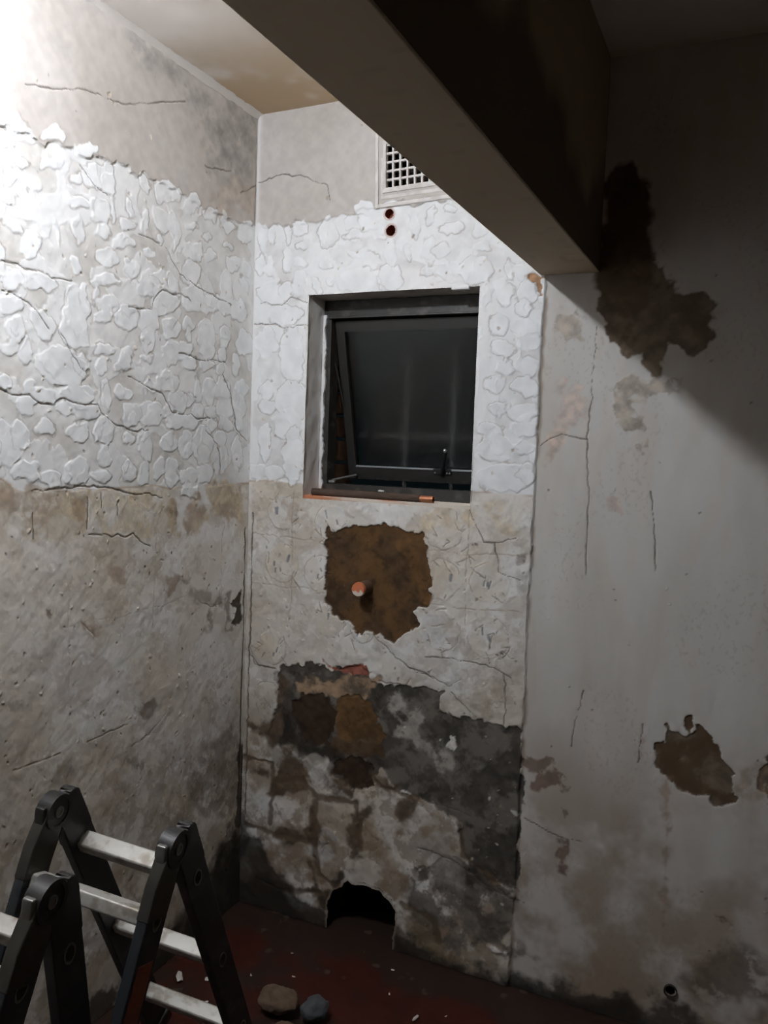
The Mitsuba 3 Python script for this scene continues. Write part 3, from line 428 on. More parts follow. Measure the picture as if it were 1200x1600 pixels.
# ---- left wall
VF = np.concatenate([np.arange(0, .70, .0031), np.arange(.70, 2.5001, .00236)]); VF[-1] = 2.5
LW = Relief(np.concatenate([np.arange(-.004, 1.10, .00236), np.arange(1.11, 3.701, .037), [3.7]]), VF, 11)
R = LW; u, v = R.u, R.v
edge = BAND_TOP - .008 + .012*(R.n(9, octaves=3)-.5) - .012*ss(.3, .7, R.n(24, octaves=2)) - .03*ss(.6, .95, u) + .012*(R.n(60, octaves=4)-.5)
up_m = ss(-.0022, .0022, v-edge)
lowe = BAND_LOW - .008 + .012*(R.n(10, octaves=3)-.5) + .035*ss(.86, .96, u)
low_m = ss(.003, -.003, v-lowe)
band = (1-up_m)*(1-low_m)
plaster = lerp((.53, .50, .475), (.46, .425, .39), R.n(5, octaves=5, keep=.62)); plaster *= (.95+.1*R.n(60))[..., None]
gap = lerp((.72, .72, .71), (.60, .585, .555), ss(.3, .8, R.n(11, octaves=4))); gap *= (.92+.14*R.n(50))[..., None]
R.C = plaster*up_m[..., None] + gap*band[..., None] + lower_layer(R, (slice(None), slice(None)), .62)*1.05*low_m[..., None]
flk = ss(.535, .550, R.n(13, octaves=5)); R.C = R.C*(1-.75*(flk*band)[..., None]) + np.array((.765, .775, .775))*.75*(flk*band)[..., None]
R.H = .0045*up_m + .0010*(R.n(14, octaves=4)-.5) + low_m*(.0012+.0020*(R.n(16, octaves=4)-.5)+.0012*(R.n(70, octaves=3)-.5)) + band*(.0010*(R.n(45, octaves=3)-.5)+.0009*flk) + .004*(R.n(3, octaves=2)-.5)
R.H *= ss(0, .02, u)*.999+.001
R.paint((slice(None), slice(None)), np.exp(-((v-edge+.002)/.0028)**2)*ss(.4, .75, R.n(20))*.6, (.26, .24, .22))
R.paint((slice(None), slice(None)), np.exp(-((v-lowe)/.003)**2)*ss(.3, .65, R.n(16))*.7, (.30, .20, .12))
R.H0 = R.H.copy()
for d in DABS_LEFT: R.dab(*d, 'adhesive_dab', (.775, .79, .795), .0017)
for _ in range(70):                                    # the same dabs go on where only a step to the side would show them
    R.dab(RNG.uniform(.93, 1.12), RNG.uniform(1.42, 2.10), RNG.uniform(.016, .03), RNG.uniform(.01, .02), RNG.uniform(60, 120), 'adhesive_dab', (.775, .79, .795), .0017)
chips(R, 380, .0, 1.1, .1, 1.37); chips(R, 110, 0, 1.1, 1.38, 2.12, .25); chips(R, 14, .1, 1.0, 2.2, 2.45)
for s in STAINS:
    if s[0] == 'L': R.stain(*s[1:])
for i, c in enumerate(CRACKS_LEFT): R.crack(c) if i < 21 else R.crack(c, .0011, (.30, .25, .19), .0012)
for x, z_ in ((.135, 1.0), (.435, .98), (.735, .9)):           # ghost lines of the tile joints
    R.crack([(x+RNG.normal(0, .004), z) for z in np.arange(z_, z_+.3, .09)], .0007, (.45, .40, .33), .0006)
R.crack([(x, 1.05+RNG.normal(0, .006)) for x in np.arange(.3, .8, .09)], .0007, (.45, .40, .33), .0006)
R.crack([(.014, z) for z in np.arange(.35, 1.3, .08)], .0030, (.09, .07, .05), .004)
tide = ss(.02, -.02, v - .05 - .22*ss(.4, .0, u) + .09*(R.n(14, octaves=5, keep=.65)-.5)); R.paint((slice(None), slice(None)), tide*.9, (.022, .018, .014))
emit_relief('wall_left', LW, ((0, 0, 0), (0, -1, 0), (0, 0, 1), (1, 0, 0)), False)
tag('wall_left', 'left wall, white tile-adhesive dabs above bare stained skim', kind='structure')

# ---- back wall
BW = Relief(np.concatenate([np.arange(-.004, 1.66, .00242), np.arange(1.665, 2.75, .035), [2.75]]), VF, 23)
R = BW; u, v = R.u, R.v; ALL = (slice(None), slice(None))
edge = BAND_TOP + .004 + .02*ss(.3, .42, u) + .010*(R.n(9, octaves=3)-.5) - .014*ss(.35, .7, R.n(26, octaves=2)) + .012*(R.n(60, octaves=4)-.5)
up_m = ss(-.0022, .0022, v-edge)
sr = STRIP_RIGHT + .004*(R.n(4, 9, octaves=2)-.5) + .004*(R.n(45, octaves=3)-.5)
right_m = ss(-.0018, .0018, u-sr)
lowe = BAND_LOW + .004 + .008*(R.n(10, octaves=3)-.5)
low_m = ss(.003, -.003, v-lowe)*(1-right_m)
up_m = up_m*(1-right_m); band = (1-up_m)*(1-low_m)*(1-right_m)
plaster = lerp((.53, .505, .48), (.46, .43, .395), R.n(5, octaves=4)); plaster *= (.95+.1*R.n(60))[..., None]
gap = lerp((.70, .71, .71), (.62, .615, .605), ss(.3, .8, R.n(11, octaves=4))); gap *= (.92+.14*R.n(50))[..., None]
paint = lerp((.555, .535, .505), (.485, .46, .425), R.n(14, 3.5, octaves=4))
t = ss(.45, .9, R.n(30, 7, octaves=3))*.25; paint = paint*(1-t[..., None])+np.array((.48, .41, .34))*t[..., None]
t = ss(.95, .15, v+.25*(R.n(5, octaves=3)-.5))*ss(.05, .8, R.n(7, octaves=5, keep=.68))*.9; paint = paint*(1-t[..., None])+np.array((.25, .19, .135))*t[..., None]
t = ss(.84, .94, R.n(150, 110, octaves=2))*.18*ss(.5, .85, R.n(6)); paint = paint*(1-t[..., None])+np.array((.2, .155, .115))*t[..., None]
R.C = plaster*up_m[..., None] + gap*band[..., None] + lower_layer(R, ALL)*low_m[..., None] + paint*right_m[..., None]
flk = ss(.535, .550, R.n(13, octaves=5)); R.C = R.C*(1-.75*(flk*band)[..., None]) + np.array((.745, .76, .765))*.75*(flk*band)[..., None]
R.H = .0045*up_m - .006*right_m + .0010*(R.n(14, octaves=4)-.5) + low_m*(.0015+.0035*(R.n(16, octaves=4)-.5)+.0020*(R.n(70, octaves=3)-.5)) + band*(.0010*(R.n(45, octaves=3)-.5)+.0009*flk) + .005*(R.n(3, octaves=2)-.5) + right_m*.0012*(R.n(40, 12, octaves=3)-.5)
R.H += ss(.6, .1, v)*(1-right_m)*.006*(R.n(12, octaves=4)-.5)
R.H[:, :] *= ss(0, .02, u)*.999+.001
corner = np.exp(-((u-.006)/.008)**2)*ss(1.0, 1.6, v); R.paint(ALL, corner*.75, (.74, .735, .73)); R.H += .005*corner
R.paint(ALL, np.exp(-((v-edge+.002)/.0028)**2)*ss(.35, .7, R.n(20))*.7*(1-right_m), (.22, .2, .18))
R.paint(ALL, np.exp(-((v-lowe)/.003)**2)*ss(.3, .65, R.n(16))*.7*(1-right_m), (.32, .22, .14))
R.paint(ALL, np.exp(-((u-sr-.0045)/.0045)**2)*ss(.30, .55, R.n(14, 14, octaves=3))*.75*ss(2.0, 1.9, v), (.25, .185, .125))
R.paint(ALL, np.exp(-((u-sr+.0028)/.0022)**2)*.6*ss(2.0, 1.95, v)*ss(.3, 1.2, v), (.68, .67, .65))
margin = ss(.045, .02, np.maximum(np.maximum(WIN[0]-u, u-WIN[1]), np.maximum(BAND_LOW-v, v-WIN[3]-.02)) + .02*(R.n(18)-.5))*band
R.paint(ALL, margin*.9, (.74, .745, .74)); R.H += .002*margin
R.H0 = R.H.copy()
for d in DABS_BACK: R.dab(*d, 'adhesive_dab', (.74, .755, .76), .0018)
for cu, cv, r in ((.66, .985, .062), (.805, .985, .060), (.805, 1.135, .060), (.66, 1.28, .062), (.30, 1.27, .055), (.13, 1.29, .055), (.30, .97, .055), (.415, .955, .04), (.13, 1.13, .06), (.27, 1.11, .06), (.66, 1.13, .06), (.10, .86, .055), (.09, .70, .05), (.31, .26, .06), (.45, .33, .055)):
    t0 = RNG.uniform(0, 6)
    ring = [(cu+r*math.cos(t)*RNG.uniform(.95, 1.05), cv+r*math.sin(t)*RNG.uniform(.95, 1.05)) for t in np.linspace(t0, t0+RNG.uniform(1.8, 5.6), 14)]
    R.crack(ring, .0009, (.36, .31, .25), .0008)
    w = R.win((cu-r*1.1, cv-r*1.1), (cu+r*1.1, cv+r*1.1)); q = np.hypot(R.u[w]-cu, R.v[w]-cv)+.012*(R.n(40, octaves=3, win=w)-.5)
    R.H[w] += .0012*ss(r, r*.92, q)
    R.paint(w, ss(r, r*.92, q)*.4*ss(.3, .6, R.n(20, octaves=4, win=w)), (.58, .52, .42) if RNG.random() < .6 else (.60, .61, .62))
    for _ in range(int(RNG.integers(0, 5))):
        a = (cu+RNG.uniform(-.5, .5)*r, cv+RNG.uniform(-.5, .4)*r); R.crack([a, (a[0]+RNG.normal(0, .003), a[1]+RNG.uniform(.006, .022))], RNG.uniform(.0012, .0035), (.17, .18, .20), .002)
    for _ in range(6):
        a = np.array((cu+RNG.uniform(-1, 1)*r, cv+RNG.uniform(-1, 1)*r)); R.crack([a, a+RNG.normal(0, .010, 2), a+RNG.normal(0, .016, 2)], .0009, (.30, .26, .2), .002)
for x in (.165, .735): R.crack([(x+RNG.normal(0, .003), z) for z in np.arange(.95, 1.37, .08)], .0008, (.36, .31, .25), .0015)
for z in (1.215, 1.06):
    R.crack([(x, z+RNG.normal(0, .003)) for x in np.arange(.02, .26, .06)], .0009, (.40, .34, .27), .001); R.crack([(x, z+RNG.normal(0, .003)) for x in np.arange(.60, .91, .06)], .0009, (.40, .34, .27), .001)
chips(R, 420, .02, .91, .1, 1.37); chips(R, 90, .02, .9, 1.4, 2.15, .3); chips(R, 50, .93, 1.6, .2, 2.2, 1.0); chips(R, 8, .1, .8, 2.2, 2.45)
for s in STAINS:
    if s[0] == 'B': R.stain(*s[1:])
chips(R, 40, .55, .91, .2, .74, .6)
for c in CRACKS_BACK: R.crack(c)
for c in JOINTS_BACK: R.crack(c, .0075, (.095, .066, .042), .0015)     # brown damp along the old block joints
R.crack([(.016, z) for z in np.arange(.3, 1.35, .07)], .0022, (.07, .055, .04), .004)
tide = ss(.02, -.02, v - .035 - .19*ss(.36, .0, u) - .05*ss(.9, 1.25, u)*ss(.2, .8, R.n(6)) + .07*(R.n(14, octaves=5, keep=.65)-.5)); R.paint(ALL, tide*.9, (.022, .018, .014))
# openings: window, air brick, two old pipe holes, arched hole at the floor, small round hole on the right
VENT_C, VENT_TILT = (.551, 2.300), math.radians(2.0)
vx, vz = (u-VENT_C[0])*math.cos(VENT_TILT)+(v-VENT_C[1])*math.sin(VENT_TILT), -(u-VENT_C[0])*math.sin(VENT_TILT)+(v-VENT_C[1])*math.cos(VENT_TILT)
PIPE_HOLES = ((.455, 2.166, .0150), (.461, 2.119, .0165))
ARCH = [(.325, -.02), (.326, .085), (.345, .128), (.372, .148), (.395, .176), (.41, .166), (.45, .171), (.50, .168), (.535, .148), (.560, .118), (.556, .05), (.550, -.02)]
R.drop |= (u > WIN[0]+.001) & (u < WIN[1]-.001) & (v > WIN[2]+.001) & (v < WIN[3]-.001)
R.drop |= (abs(vx) < .118) & (abs(vz) < .066)
for cx, cz, r in PIPE_HOLES + ((1.338, .121, .013),):
    q = np.hypot(u-cx, v-cz); R.drop |= q < r; R.paint(ALL, ss(r+.006, r+.001, q)*.6, (.42, .25, .19) if cz > 1 else (.10, .08, .06))
arch_d = R.sdf(ARCH, ALL) + .006*(R.n(40, octaves=3)-.5); R.drop |= arch_d > 0
R.paint(ALL, ss(-.008, -.001, arch_d)*.5, (.28, .22, .17))
emit_relief('wall_back', BW, ((0, 0, 0), (1, 0, 0), (0, 0, 1), (0, -1, 0)), False)
tag('wall_back', 'back wall with the window, adhesive dabs, mortar patches and damp', kind='structure')
tag('wall_back__cement_render', 'dark grey cement render')
for k in [k for k in scene if k.startswith('wall_back__mortar_patch')]: tag(k, 'brown mortar patch')

# reveals of the window opening
x0, x1, z0, z1 = WIN
def wobbly_plane(o, e1, e2, n1, n2, amp, seed):
    a, b = np.meshgrid(np.linspace(0, 1, n1), np.linspace(0, 1, n2), indexing='ij'); o, e1, e2 = (np.array(t, float) for t in (o, e1, e2))
    nn = np.cross(e1, e2); nn /= np.linalg.norm(nn)
    P = o+a[..., None]*e1+b[..., None]*e2; k = np.minimum(np.minimum(a, 1-a), np.minimum(b, 1-b)) > 0
    P = P + (nn*((meshkit.fbm(P.reshape(-1, 3)*30, 3, seed).reshape(a.shape)-.5)*amp*k)[..., None])
    i = np.arange(n1*n2).reshape(n1, n2); Q = np.stack([i[:-1, :-1], i[1:, :-1], i[1:, 1:], i[:-1, 1:]], -1).reshape(-1, 4)
    return P.reshape(-1, 3), Q
put('wall_back__window_reveal', wobbly_plane((x0, -.004, z0), (0, .20, 0), (0, 0, z1-z0), 24, 60, .006, 1), 'm_reveal', True)
put('wall_back__window_reveal_001', wobbly_plane((x1, -.004, z0), (0, .20, 0), (0, 0, z1-z0), 24, 60, .003, 2), 'm_reveal', True)
put('wall_back__window_lintel', wobbly_plane((x0, -.004, z1), (x1-x0, 0, 0), (0, .20, 0), 60, 24, .006, 3), 'm_lintel', True)
put('wall_back__sill_tile', tm(rbox(x0-.004, x1+.004, .0015, .20, z0-.004, z0+.013, .002)), 'm_clay')
tag('wall_back__sill_tile', 'orange clay sill tile smeared with plaster')
# a ragged lip of plaster where the reveal meets the frame
rng = np.random.default_rng(3); zs = np.linspace(1.365, 1.905, 70); wv = .010+.005*np.sin(zs*60)*rng.random(70)+.003*rng.random(70)
V_ = []; F_ = []
for i, (z, w_) in enumerate(zip(zs, wv)):
    V_ += [(x0+.001, .092, z), (x0+w_, .090, z), (x0+w_, .101, z)]
    if i: a = 3*i; F_ += [(a-3, a-2, a+1, a), (a-2, a-1, a+2, a+1)]
put('wall_back__plaster_lip', (np.array(V_), np.array(F_)), 'm_plaster_white', False)

# tunnels behind the openings
def tunnel(outline, depth, y0=.0):
    n = len(outline); P = np.array(outline)
    V = np.vstack([np.c_[P[:, 0], np.full(n, y0), P[:, 1]], np.c_[P[:, 0], np.full(n, depth), P[:, 1]], [[P[:, 0].mean(), depth, P[:, 1].mean()]]])
    i = np.arange(n); j = (i+1) % n
    return V, np.vstack([np.c_[i, j, n+j], np.c_[i, n+j, n+i], np.c_[n+i, n+j, np.full(n, 2*n)]])
def grow(pts, d):
    import shapely
    return np.array(shapely.Polygon(pts).buffer(d).exterior.coords)[:-1]
for cx, cz, r in PIPE_HOLES:
    put(nth('wall_back__pipe_hole'), tunnel([(cx+(r+.003)*math.cos(t), cz+(r+.003)*math.sin(t)) for t in np.linspace(0, 2*math.pi, 25)[:-1]], (.030 if cz > 2.14 else .055)), 'm_brick_hole', False)
put(nth('wall_back__pipe_hole'), tunnel([(1.338+.016*math.cos(t), .121+.016*math.sin(t)) for t in np.linspace(0, 2*math.pi, 21)[:-1]], .25), 'm_dark_cavity', False)
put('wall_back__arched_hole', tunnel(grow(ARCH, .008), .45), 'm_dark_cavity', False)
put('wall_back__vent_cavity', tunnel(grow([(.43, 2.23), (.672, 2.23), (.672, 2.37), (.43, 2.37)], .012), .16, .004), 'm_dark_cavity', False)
# brickwork of the outer jambs, seen past the open sash
k = 0
for side in (-1, 1):
    for row in range(9):
        z = 1.30+row*.077; dx = (row % 2)*.006
        cx = (x0+.012-dx) if side < 0 else (x1-.012+dx)
        b = rbox(min(cx, cx+side*.10), max(cx, cx+side*.10), .205, .315, z, z+.065, .004)
        put(nth('wall_back__brick'), tm(b), 'm_outer_brick')

# ------------------------------------------------------------------ ceiling, floor, the other walls, beam
put('ceiling', tm(m3.Manifold.cube((ROOM_X+.2, -ROOM_Y+.2, .1)).translate((-.1, ROOM_Y-.1, ROOM_Z))), 'm_ceiling', False); tag('ceiling', 'plastered ceiling with orange damp stains', kind='structure')
fu, fv = np.meshgrid(np.linspace(-.02, ROOM_X, 240), np.linspace(ROOM_Y, .46, 360), indexing='ij')
fz = .004*(meshkit.fbm(np.stack([fu*6, fv*6, fu*0], -1), 4, 5)-.5) - .003
i = np.arange(fu.size).reshape(fu.shape)
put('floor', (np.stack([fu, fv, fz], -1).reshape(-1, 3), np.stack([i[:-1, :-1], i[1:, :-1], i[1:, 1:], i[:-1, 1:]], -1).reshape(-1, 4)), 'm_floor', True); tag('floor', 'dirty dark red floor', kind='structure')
put('wall_right', tm(m3.Manifold.cube((.1, -ROOM_Y+.1, ROOM_Z+.1)).translate((ROOM_X, ROOM_Y-.05, -.05))), 'm_far_wall', False); tag('wall_right', 'bare plastered right wall', kind='structure')
put('wall_front', tm(m3.Manifold.cube((ROOM_X+.2, .1, ROOM_Z+.1)).translate((-.1, ROOM_Y-.1, -.05))), 'm_front_wall', False); tag('wall_front', 'bare plastered wall behind the camera', kind='structure')
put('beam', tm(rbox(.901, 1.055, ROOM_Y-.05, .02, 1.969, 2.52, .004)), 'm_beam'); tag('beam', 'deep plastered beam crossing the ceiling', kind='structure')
# a cove of filler where left wall and ceiling meet
V_, F_ = [], []
rng = np.random.default_rng(9)
for i, y in enumerate(np.linspace(0, -1.4, 120)):
    s = .010+.004*rng.random()
    V_ += [(.004, y, 2.5-s*1.3), (.006+s*.4, y, 2.5-s*.4), (.004+s*1.3, y, 2.4995)]
    if i: a = 3*i; F_ += [(a-3, a-2, a+1, a), (a-2, a-1, a+2, a+1)]
put('trim_1', (np.array(V_), np.array(F_)), 'm_cove', True); tag('trim_1', 'narrow filler fillet between left wall and ceiling', kind='structure')

# ------------------------------------------------------------------ window
put('window_1__frame', tm(ringbox(x0+.001, x1-.001, .098, .150, z0+.0135, z1-.001, .026, .022, .034, .052)), 'm_frame')
ridge = rbox(x0+.02, x1-.02, .088, .100, 1.893, 1.899, .001)
put('window_1__frame__drip_edge', tm(ridge), 'm_frame')
SASH_T = 15.0
SW, SH = (.226, .722), .512                                  # sash x range and height, hanging from its top edge
A_ = np.radians(SASH_T); hinge = np.array([0, .128, 1.893])
SM = frame_matrix(hinge, (1, 0, 0), (0, math.cos(A_), math.sin(A_)), (0, -math.sin(A_), math.cos(A_)))
def sash(m): t = m if isinstance(m, trimesh.Trimesh) else tm(m); t = t.copy(); t.apply_transform(SM); return t
put('window_1__sash', sash(ringbox(SW[0], SW[1], -.013, .013, -SH, 0, .030, .030, .042, .034)), 'm_sash')
put('window_1__sash__glazing_bead', sash(rbox(SW[0]+.03, SW[1]-.03, -.016, -.008, -SH+.042, -SH+.047, .001)), 'm_bead')
put('window_1__pane', sash(rbox(SW[0]+.026, SW[1]-.026, -.001, .003, -SH+.038, -.03, .0004)), 'm_glass', False)
hx = .560
hp = m3.Manifold.batch_boolean([rbox(hx-.030, hx+.030, -.019, -.012, -SH+.030, -SH+.048, .001), m3.Manifold.hull(m3.Manifold.sphere(.008, 16).translate((hx, -.022, -SH+.036)) + m3.Manifold.sphere(.006, 16).translate((hx+.022, -.040, -SH+.112)))], m3.OpType.Add)
put('window_1__handle', sash(hp), 'm_black'); 
put('window_1__handle__tip', sash(trimesh.creation.icosphere(2, .0066).apply_translation((hx+.0225, -.0415, -SH+.114))), 'm_steel'); tag('window_1__handle__tip', 'worn bright tip')
for dx in (-.024, .017, .025): put(nth('window_1__handle__screw'), sash(cyl((hx+dx, -.0205, -SH+.036), (hx+dx, -.018, -SH+.036), .0026, 12)), 'm_steel')
put('window_1__stay', cyl((x0+.030, .125, 1.76), (x0+.034, .19, 1.62), .003, 10), 'm_bracket')
put('window_1__stay_001', trimesh.util.concatenate([cyl((x0+.030, .13, 1.392), (x0+.060, .235, 1.408), .004, 10), cyl((x0+.026, .115, 1.388), (x0+.048, .115, 1.388), .005, 10)]), 'm_steel')
tag('window_1', 'black top-hung window pushed open at the bottom', kind='structure')
for bx in (.36, .53): put(nth('burglar_bar'), cyl((bx, .40, 1.28), (bx, .40, 2.02), .008, 12), 'm_bar')
put(nth('burglar_bar'), cyl((.15, .412, 1.545), (.80, .412, 1.545), .006, 12), 'm_bar')
for k, t in (('burglar_bar', 'left upright burglar bar outside the dark window pane'), ('burglar_bar_001', 'right upright burglar bar outside the dark window pane'), ('burglar_bar_002', 'level burglar bar outside the dark window pane')): tag(k, t, 'bar', 'burglar bars outside the window')

# ------------------------------------------------------------------ air vent
VM = frame_matrix((VENT_C[0], 0, VENT_C[1]), (math.cos(VENT_TILT), 0, math.sin(VENT_TILT)), (0, 1, 0), (-math.sin(VENT_TILT), 0, math.cos(VENT_TILT)))
def vent(m): t = tm(m); t.apply_transform(VM); return t
fr = ringbox(-.142, .142, -.010, .006, -.113, .098, .010, .010, .010, .010) + ringbox(-.133, .133, .002, .008, -.104, .089, .016, .016, .018, .016) + ringbox(-.126, .126, -.007, .006, -.090, .080, .008, .008, .010, .008) + ringbox(-.119, .119, -.009, .008, -.073, .073, .010, .010, .014, .010)
put('air_vent__frame', vent(fr), 'm_vent')
g = m3.Manifold()
gx, gz = np.linspace(-.1115, .1115, 11), np.linspace(-.060, .062, 6)
for x in gx: g = g + m3.Manifold.cube((.0058, .010, .126), True).translate((x, .002, .001))
for z in gz: g = g + m3.Manifold.cube((.226, .009, .0062), True).translate((0, .002, z))
put('air_vent__grille', vent(g), 'm_vent', False)
tag('air_vent', 'square-holed white plaster air vent high on the wall beside the beam', 'vent')

# ------------------------------------------------------------------ pipe stub, pipe on the sill, loose flakes
st = m3.Manifold.cylinder(.058, .0205, .0195, 28).rotate((90, 0, 0)).translate((.424, .004, 1.086))
put('pipe_stub__body', tm(st), 'm_stub_side'); 
cap = m3.Manifold.cylinder(.010, .0212, .0200, 28).rotate((90, 0, 0)).translate((.424, -.047, 1.086))
put('pipe_stub__end', tm(cap), 'm_stub', 40); tag('pipe_stub__end', 'orange and white end')
tag('pipe_stub', 'short capped pipe stub with orange end in the brown mortar patch', 'pipe')
SZ = z0+.013
pa, pb, pc = np.array((.216, .026, SZ+.011)), np.array((.583, .006, SZ+.011)), np.array((.624, .004, SZ+.0105))
put('copper_pipe__lagging', cyl(pa, pb, .0110, 24), 'm_lagging')
tube = m3.Manifold.cylinder(.09, .0095, .0095, 24) - m3.Manifold.cylinder(.2, .0082, .0082, 24).translate((0, 0, .03))
d = (pc-pa)/np.linalg.norm(pc-pa); t = tm(tube); a1 = np.cross((0, 0, 1.0), d); a1 /= np.linalg.norm(a1); t.apply_transform(frame_matrix(pc-d*.09, a1, np.cross(d, a1), d))
put('copper_pipe__tube', t, 'm_copper'); tag('copper_pipe__tube', 'bare copper end')
tag('copper_pipe', 'black lagged copper pipe lying on the window sill', 'pipe')
def flake(seed, r, thin=.22):
    g_ = np.random.default_rng(seed); P = g_.normal(size=(14, 3)); P /= np.linalg.norm(P, axis=1, keepdims=True); P *= [r, r*g_.uniform(.3, .6), r*thin]
    return tm(m3.Manifold.hull_points(P.astype(np.float32)))
def place(m, p, rz=0, rx=0):
    m.apply_transform(trimesh.transformations.euler_matrix(rx, 0, rz)); m.apply_translation(p); return m
def rest(m, z): m.apply_translation((0, 0, z-m.bounds[0][2])); return m
k = put('plaster_chip', place(flake(1, .011), (.455, .012, SZ+.026), .9, .5), 'm_plaster_white', False); tag(k, 'white plaster chip lying on the lagged pipe', 'plaster chip')
k = put('wire_offcut', (lambda P: trimesh.util.concatenate([cyl(a, b, .0016, 8) for a, b in zip(P, P[1:])]))([np.array((.497+.0055*i, .028, SZ+.0016+.012*math.sin(math.pi*i/8))) for i in range(9)]), 'm_steel', True); tag(k, 'small bent grey strip on the sill behind the pipe', 'strip')
k = put('plaster_chip_001', rest(place(flake(5, .007), (.60, .06, SZ), .3), SZ), 'm_plaster_white', False); tag(k, 'small plaster chip on the sill right of the bent strip', 'plaster chip')
k = put('plaster_sliver', tm(rbox(.655, .706, -.006, .010, 1.942, 1.9515, .002).rotate((0, 0, 0))), 'm_plaster_white'); tag(k, 'white plaster sliver hanging from the window lintel', 'plaster chip')
FL = [(.082, -.405, .026, 2.4), (.156, -.372, .014, .5), (.208, -.455, .012, 1.0), (.595, -.09, .007, 0), (.73, -.247, .016, 1.3), (.63, -.19, .006, 2), (.80, -.20, .005, 1), (.86, -.25, .006, .4), (.36, -.25, .006, .2), (.30, -.16, .005, .7), (.25, -.30, .006, 2.2)]
for i, (x, y, r, a) in enumerate(FL):
    k = nth('paint_flake'); put(k, rest(place(flake(20+i, r), (x, y, 0), a), .0), 'm_flake', False)
    tag(k, ('largest pale flake on the red floor behind the ladder' if i == 0 else 'pale flake standing at the front edge of the floor' if i == 4 else 'small pale plaster flake scattered on the red floor'), 'plaster flake', None if i in (0, 4) else 'small flakes on the floor')
def stone(seed, r, sq):
    t = trimesh.creation.icosphere(3, r); v_ = t.vertices/r
    t.vertices = t.vertices*(.52+.65*meshkit.fbm(v_*1.4+seed, 3, seed)+.35*meshkit.fbm(v_*4+seed, 3, seed))[:, None]*sq; return t
for i, (x, y, r, sq, m, lab) in enumerate([(.400, -.395, .046, (1.1, .8, .75), 'm_rubble', 'brown lump of rubble on the floor at the bottom edge'), (.500, -.375, .036, (1.0, .8, .8), 'm_rubble_grey', 'blue-grey lump of rubble beside the brown lump'), (.46, -.47, .030, (1.2, .9, .6), 'm_rubble', 'flat brown lump of rubble nearest the viewer'), (.57, -.43, .020, (1, 1, .7), 'm_rubble', 'smallest lump of rubble right of the pile')]):
    k = nth('rubble_lump'); put(k, rest(place(stone(40+i, r, sq), (x, y, 0), i), -.002), m, True); tag(k, lab, 'rubble')

# ------------------------------------------------------------------ folding ladder: two trestles side by side
LAD = 0.88                                                    # rail pitch and width of this small ladder, in proportion
def world(p): return CAM + LAD*(np.array(p)-CAM)
PHI, EL = .125, -.094
ax = np.array([math.cos(PHI)*math.cos(EL), math.sin(PHI)*math.cos(EL), math.sin(EL)]); nn = np.array([-math.sin(PHI), math.cos(PHI), 0]); zz = np.cross(ax, nn)
W_, S1, PITCH_ = .29*LAD, .145*LAD, .339*LAD
def bar_frame(P, d):
    e = np.cross(ax, d); e /= np.linalg.norm(e)
    return frame_matrix(P, ax, e, d)
OFF = {'front': -.008, 'rear': .026}
def leg(P, d, side, side_kind, sticker=False):
    """Rail from the hinge at P down along d to the floor; side = -1 on the far rail, 1 on the near one."""
    M = bar_frame(P, d); L = (P[2]-.004)/-d[2]
    o = OFF[side_kind]; rail = rbox(-.0105, .0105, o-.034, o+.034, .070, L-.012, .003)
    for k in range(3):
        s = S1+k*PITCH_+(-.009 if side_kind == 'front' else 0)
        if s < L-.05: rail = rail - m3.Manifold.cylinder(.1, .0145, .0145, 20, True).scale((1, 1.0, 1)).rotate((0, 90, 0)).scale((1, .82, 1.15)).translate((0, o, s))
    t = tm(rail); t.apply_transform(M); r = put(nth('ladder__rail'), t, 'm_rail')
    for k in range(3):
        s = S1+k*PITCH_+(-.009 if side_kind == 'front' else 0)
        if s < L-.05:
            ring = m3.Manifold.cylinder(.0235, .0165, .0165, 20, True) - m3.Manifold.cylinder(.1, .0128, .0128, 20, True)
            t = tm(ring.rotate((0, 90, 0)).scale((1, .82, 1.15)).translate((0, o, s))); t.apply_transform(M); put(nth(r+'__rung_collar'), t, 'm_collar')
    foot = tm(rbox(-.016, .016, o-.039, o+.039, L-.045, L, .005)); foot.apply_transform(M); put(nth('ladder__foot'), foot, 'm_hinge')
    if sticker:
        t = tm(rbox(.0102, .0118, o-.026, o+.024, S1+.06, S1+.27, .0005)); t.apply_transform(M); put(nth('ladder__sticker'), t, 'm_sticker'); labels['ladder__sticker'] = {'label': 'worn red label'}
    return M
def rungs(P, d, count, side_kind, shift=0.0):
    M = bar_frame(P, d); o = OFF[side_kind]
    for k in range(count):
        s = S1+k*PITCH_+shift
        if P[2]+d[2]*s < .05: break
        prof = rbox(.008, W_-.008, o-.018, o+.018, s-.0135, s+.0135, .005)
        t = tm(prof); t.apply_transform(M); put(nth('ladder__rung'), t, 'm_rung')
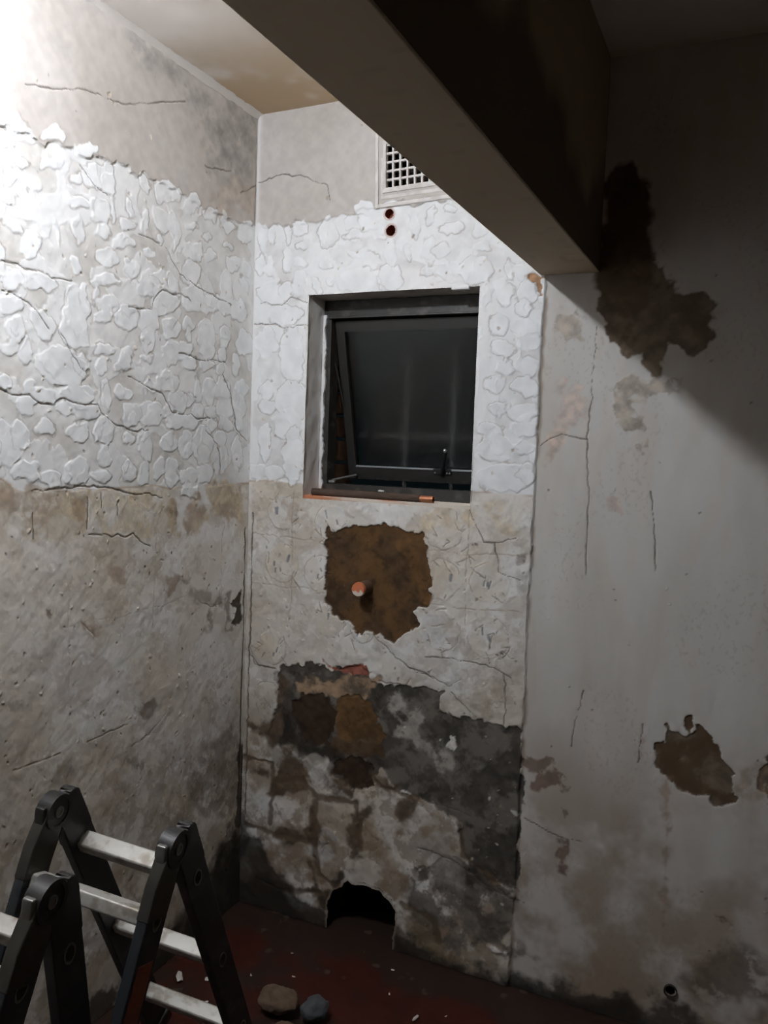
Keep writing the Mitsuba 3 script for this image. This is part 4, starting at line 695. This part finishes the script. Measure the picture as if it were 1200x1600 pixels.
def hinge_set(P, fd, rd, side):
    # bracket of the front rail with its big round cheek, bracket of the rear rail with a locking lobe
    Mf, Mr = bar_frame(P, fd), bar_frame(P, rd)
    def disc(r, a0, a1, c=(0, 0)): return m3.Manifold.cylinder(a1-a0, r, r, 36).rotate((0, 90, 0)).translate((a0, c[0], c[1]))
    of, orr = OFF['front'], OFF['rear']
    front = m3.Manifold.hull(disc(.0295, -.0115, .0115) + rbox(-.0118, .0118, of-.0352, of+.030, .060, .118, .003))
    t = tm(front); t.apply_transform(Mf); put(nth('ladder__hinge_bracket'), t, 'm_bracket')
    cheek = disc(.0330, -.0145, .0145) - disc(.0260, .0125, .03) - disc(.0260, -.03, -.0125)
    t = tm(cheek); t.apply_transform(Mf); h = put(nth('ladder__hinge'), t, 'm_hinge')
    hub = disc(.0105, -.0150, .0150) - disc(.0065, .0135, .03) - disc(.0065, -.03, -.0135)
    t = tm(hub); t.apply_transform(Mf); put(nth(h+'__hub'), t, 'm_collar')
    rear = m3.Manifold.hull(disc(.019, -.0122, .0122, (.040, .010)) + disc(.022, -.0122, .0122, (.018, .024)) + rbox(-.0122, .0122, orr-.0345, orr+.0345, .070, .105, .003))
    t = tm(rear); t.apply_transform(Mr); put(nth('ladder__hinge_bracket'), t, 'm_hinge')
    clip = rbox(-.010, .010, -.040, -.029, -.020, .012, .003).rotate((-18, 0, 0))
    t = tm(clip); t.apply_transform(Mf); put(nth(h+'__latch'), t, 'm_collar' if side > 0 else 'm_hinge')
def trestle(P0, th_f, th_r, skip=0, sticker=False):
    fd = -nn*math.sin(th_f)-zz*math.cos(th_f); rd = nn*math.sin(th_r)-zz*math.cos(th_r)
    for side, P in ((-1, P0), (1, P0+ax*W_)):
        leg(P, fd, side, 'front', sticker and side > 0); leg(P, rd, side, 'rear'); hinge_set(P, fd, rd, side)
    rungs(P0, fd, 3, 'front', -.009); rungs(P0, rd, 3, 'rear')
A0 = world((.156, -.925, .708)); trestle(A0, .324, .522, sticker=True)
C0 = world((.414, -1.184, .712)) - ax*W_; trestle(C0, .346, .245, sticker=True)
tag('ladder', 'dark folding multi-hinge ladder with aluminium rungs standing by the left wall', 'ladder')

# ------------------------------------------------------------------ the lamp of the room
bulb = trimesh.creation.icosphere(3, BULB_RADIUS).apply_translation(BULB)
scene['light_bulb__bulb'] = mikit.ply(bulb, smooth=True, emitter={'type': 'area', 'radiance': rgb(*[BULB_POWER*c for c in BULB_COLOR])})
bx, by, bz = BULB
put('light_bulb__holder', trimesh.util.concatenate([cyl((bx, by, bz+.026), (bx, by, bz+.075), .017), cyl((bx, by, bz+.075), (bx, by, 2.5), .032)]), 'm_cream_holder')
tag('light_bulb', 'bare bulb in a ceiling holder left of the beam', 'lamp')
